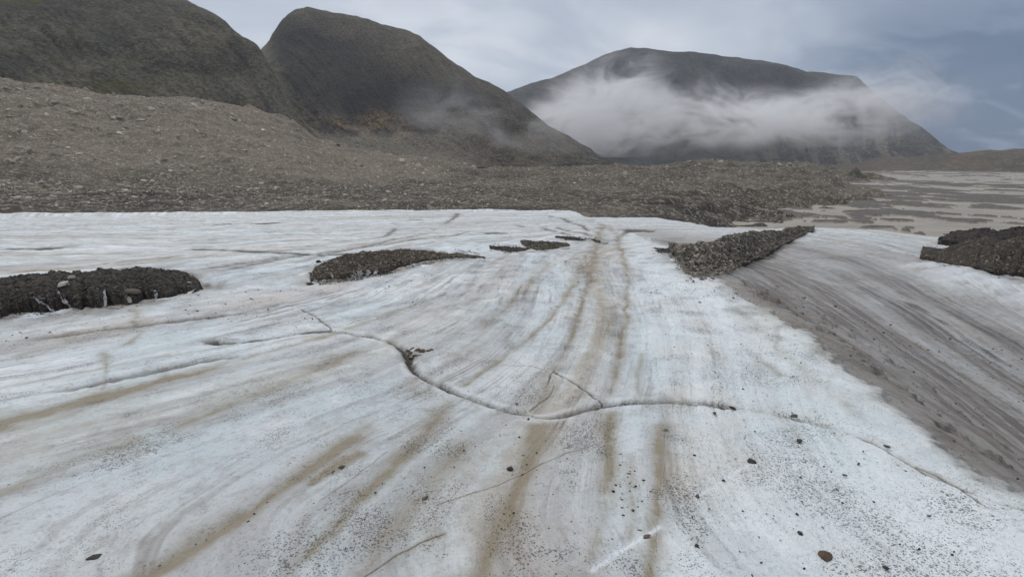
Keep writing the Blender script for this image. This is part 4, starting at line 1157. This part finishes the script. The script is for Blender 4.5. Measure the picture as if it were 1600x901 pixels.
MIST = True
if MIST:
    mist('mist_bank', (-30, 670, 640, 790, 5, 200), [(0, .28), (.14, .62), (.26, .82), (.4, .60), (.58, .48), (.72, .52), (.86, .66), (1, .5)], .055, 3.0,
         'long white bank of mist lying across the far mountain', 'mist', 160, (90, 230), 1.0, 1.5, base=(8, 42), cut=(.38, .60), ws=3.0)
    mist('mist_wisp', (-110, 150, 375, 435, -2, 110), [(0, .2), (.22, .75), (.42, .5), (.65, .72), (.85, .6), (1, .4)], .030, 11.0,
         'thin wisps of mist drifting over the right flank of the middle hill', 'mist', 95, (50, 70), 1.0, 1.9, base=(14, -4), cut=(.41, .68), ws=1.8)
HAZE = True
if HAZE:
    M = NT('haze_air'); M.n.remove(M.bsdf)
    v = M.node('ShaderNodeVolumePrincipled'); v.inputs['Color'].default_value = (.82, .90, 1, 1); v.inputs['Density'].default_value = .00011; v.inputs['Anisotropy'].default_value = 0
    M.l.new(v.outputs[0], M.out.inputs['Volume'])
    link('haze', box_mesh('haze', -2700, 2700, -2700, 2700, -18.5, 460), M.m, kind='stuff', label='thin grey blue air fading the far mountain', cat='haze')

# ------------------------------------------------------------------ sky, sun, camera
w = bpy.data.worlds.new('World'); scene.world = w; w.use_nodes = True
t = w.node_tree; N = t.nodes; Lk = t.links
for q in list(N): N.remove(q)
SUN_EL, SUN_AZ = radians(48), radians(-35)


class WT(NT):
    def __init__(self): self.t = t; self.n = N; self.l = Lk


W = WT()
sky = W.node('ShaderNodeTexSky', sky_type='NISHITA'); sky.sun_disc = False; sky.sun_elevation = SUN_EL; sky.sun_rotation = SUN_AZ
g = W.node('ShaderNodeTexCoord').outputs['Generated']
s = W.node('ShaderNodeSeparateXYZ'); W.put(s.inputs[0], g); gx_, gy_, gz_ = s.outputs
# cloud deck: project the direction onto a flat layer so the bands flatten towards the horizon
den = W.math('ADD', W.math('MAXIMUM', gz_, 0), .22)
cb = W.node('ShaderNodeCombineXYZ'); W.put(cb.inputs[0], W.math('DIVIDE', gx_, den)); W.put(cb.inputs[1], W.math('DIVIDE', gy_, den))
mp = W.node('ShaderNodeMapping'); mp.inputs['Rotation'].default_value = (0, 0, radians(-28)); W.put(mp.inputs[0], cb.outputs[0]); deck = mp.outputs[0]
c1 = W.noise(W.vadd(W.scale(deck, (.75, .55, 1)), (3.1, .7, 0)), 1, 5, .5, .3)
c2 = W.noise(W.scale(deck, (1.6, 2.6, 1)), 1, 5, .55, .4)
azr = W.math('ARCTAN2', gx_, gy_)
col = W.mix(W.ramp(c1, .35, .65), (.43, .48, .57), (.70, .735, .79))
col = W.mix(W.ramp(c2, .40, .66, 0, .65), col, (.36, .41, .51))
# dark blue gap to the right
rightw = W.mul(W.ramp(W.add(azr, W.mul(W.math('SUBTRACT', c2, .5), .5)), .36, .88), W.ramp(W.add(gz_, W.mul(W.math('SUBTRACT', c1, .5), .35)), .08, .46, 1, 0))
col = W.mix(rightw, col, (.075, .125, .235))
col = W.mix(W.mul(W.ramp(azr, .45, .9), W.ramp(c2, .47, .62, 0, .28)), col, (.36, .41, .49))
gap = W.mul(W.ramp(W.add(azr, W.mul(W.math('SUBTRACT', c2, .5), .5)), .50, .70), W.ramp(W.add(gz_, W.mul(W.math('SUBTRACT', c1, .5), .12)), .12, .22, 1, 0), W.ramp(c2, .62, .5))
col = W.mix(W.mul(gap, .95), col, (.055, .10, .19))
# brighter overhead
col = W.mix(W.ramp(gz_, .38, .9), col, (1.0, 1.0, 1.02))
bg1 = W.node('ShaderNodeBackground'); W.put(bg1.inputs[0], sky.outputs[0]); bg1.inputs[1].default_value = .08
bg2 = W.node('ShaderNodeBackground'); W.put(bg2.inputs[0], col); bg2.inputs[1].default_value = 1.0
mx = W.node('ShaderNodeMixShader'); mx.inputs[0].default_value = .9
Lk.new(bg1.outputs[0], mx.inputs[1]); Lk.new(bg2.outputs[0], mx.inputs[2])
ow = W.node('ShaderNodeOutputWorld'); Lk.new(mx.outputs[0], ow.inputs[0])

sl = bpy.data.lights.new('sun', 'SUN'); sl.energy = .9; sl.angle = radians(14); sl.color = (1, .97, .93)
so = bpy.data.objects.new('sun', sl); COL.objects.link(so)
so.rotation_euler = (radians(90) - SUN_EL, 0, -SUN_AZ + pi) if False else (0, 0, 0)
from mathutils import Vector
dv = Vector((sin(SUN_AZ) * cos(SUN_EL), cos(SUN_AZ) * cos(SUN_EL), sin(SUN_EL)))
so.rotation_euler = dv.to_track_quat('Z', 'Y').to_euler()

cam = bpy.data.cameras.new('camera'); cam.sensor_width = 36; cam.lens = 36 * F / 1600; cam.clip_start = .05; cam.clip_end = 30000
co = bpy.data.objects.new('camera', cam); COL.objects.link(co); co.location = (0, 0, ZC); co.rotation_euler = (radians(90) - PITCH, 0, 0)
scene.camera = co
scene.view_settings.view_transform = 'Standard'; scene.view_settings.look = 'None'; scene.view_settings.gamma = 1; scene.view_settings.exposure = .13
scene.cycles.use_denoising = True
try: scene.cycles.denoiser = 'OPENIMAGEDENOISE'
except Exception: pass
scene.cycles.max_bounces = 6; scene.cycles.diffuse_bounces = 2; scene.cycles.volume_bounces = 4; scene.cycles.glossy_bounces = 2
scene.cycles.volume_max_steps = 64
scene.cycles.use_adaptive_sampling = True; scene.cycles.adaptive_threshold = .02
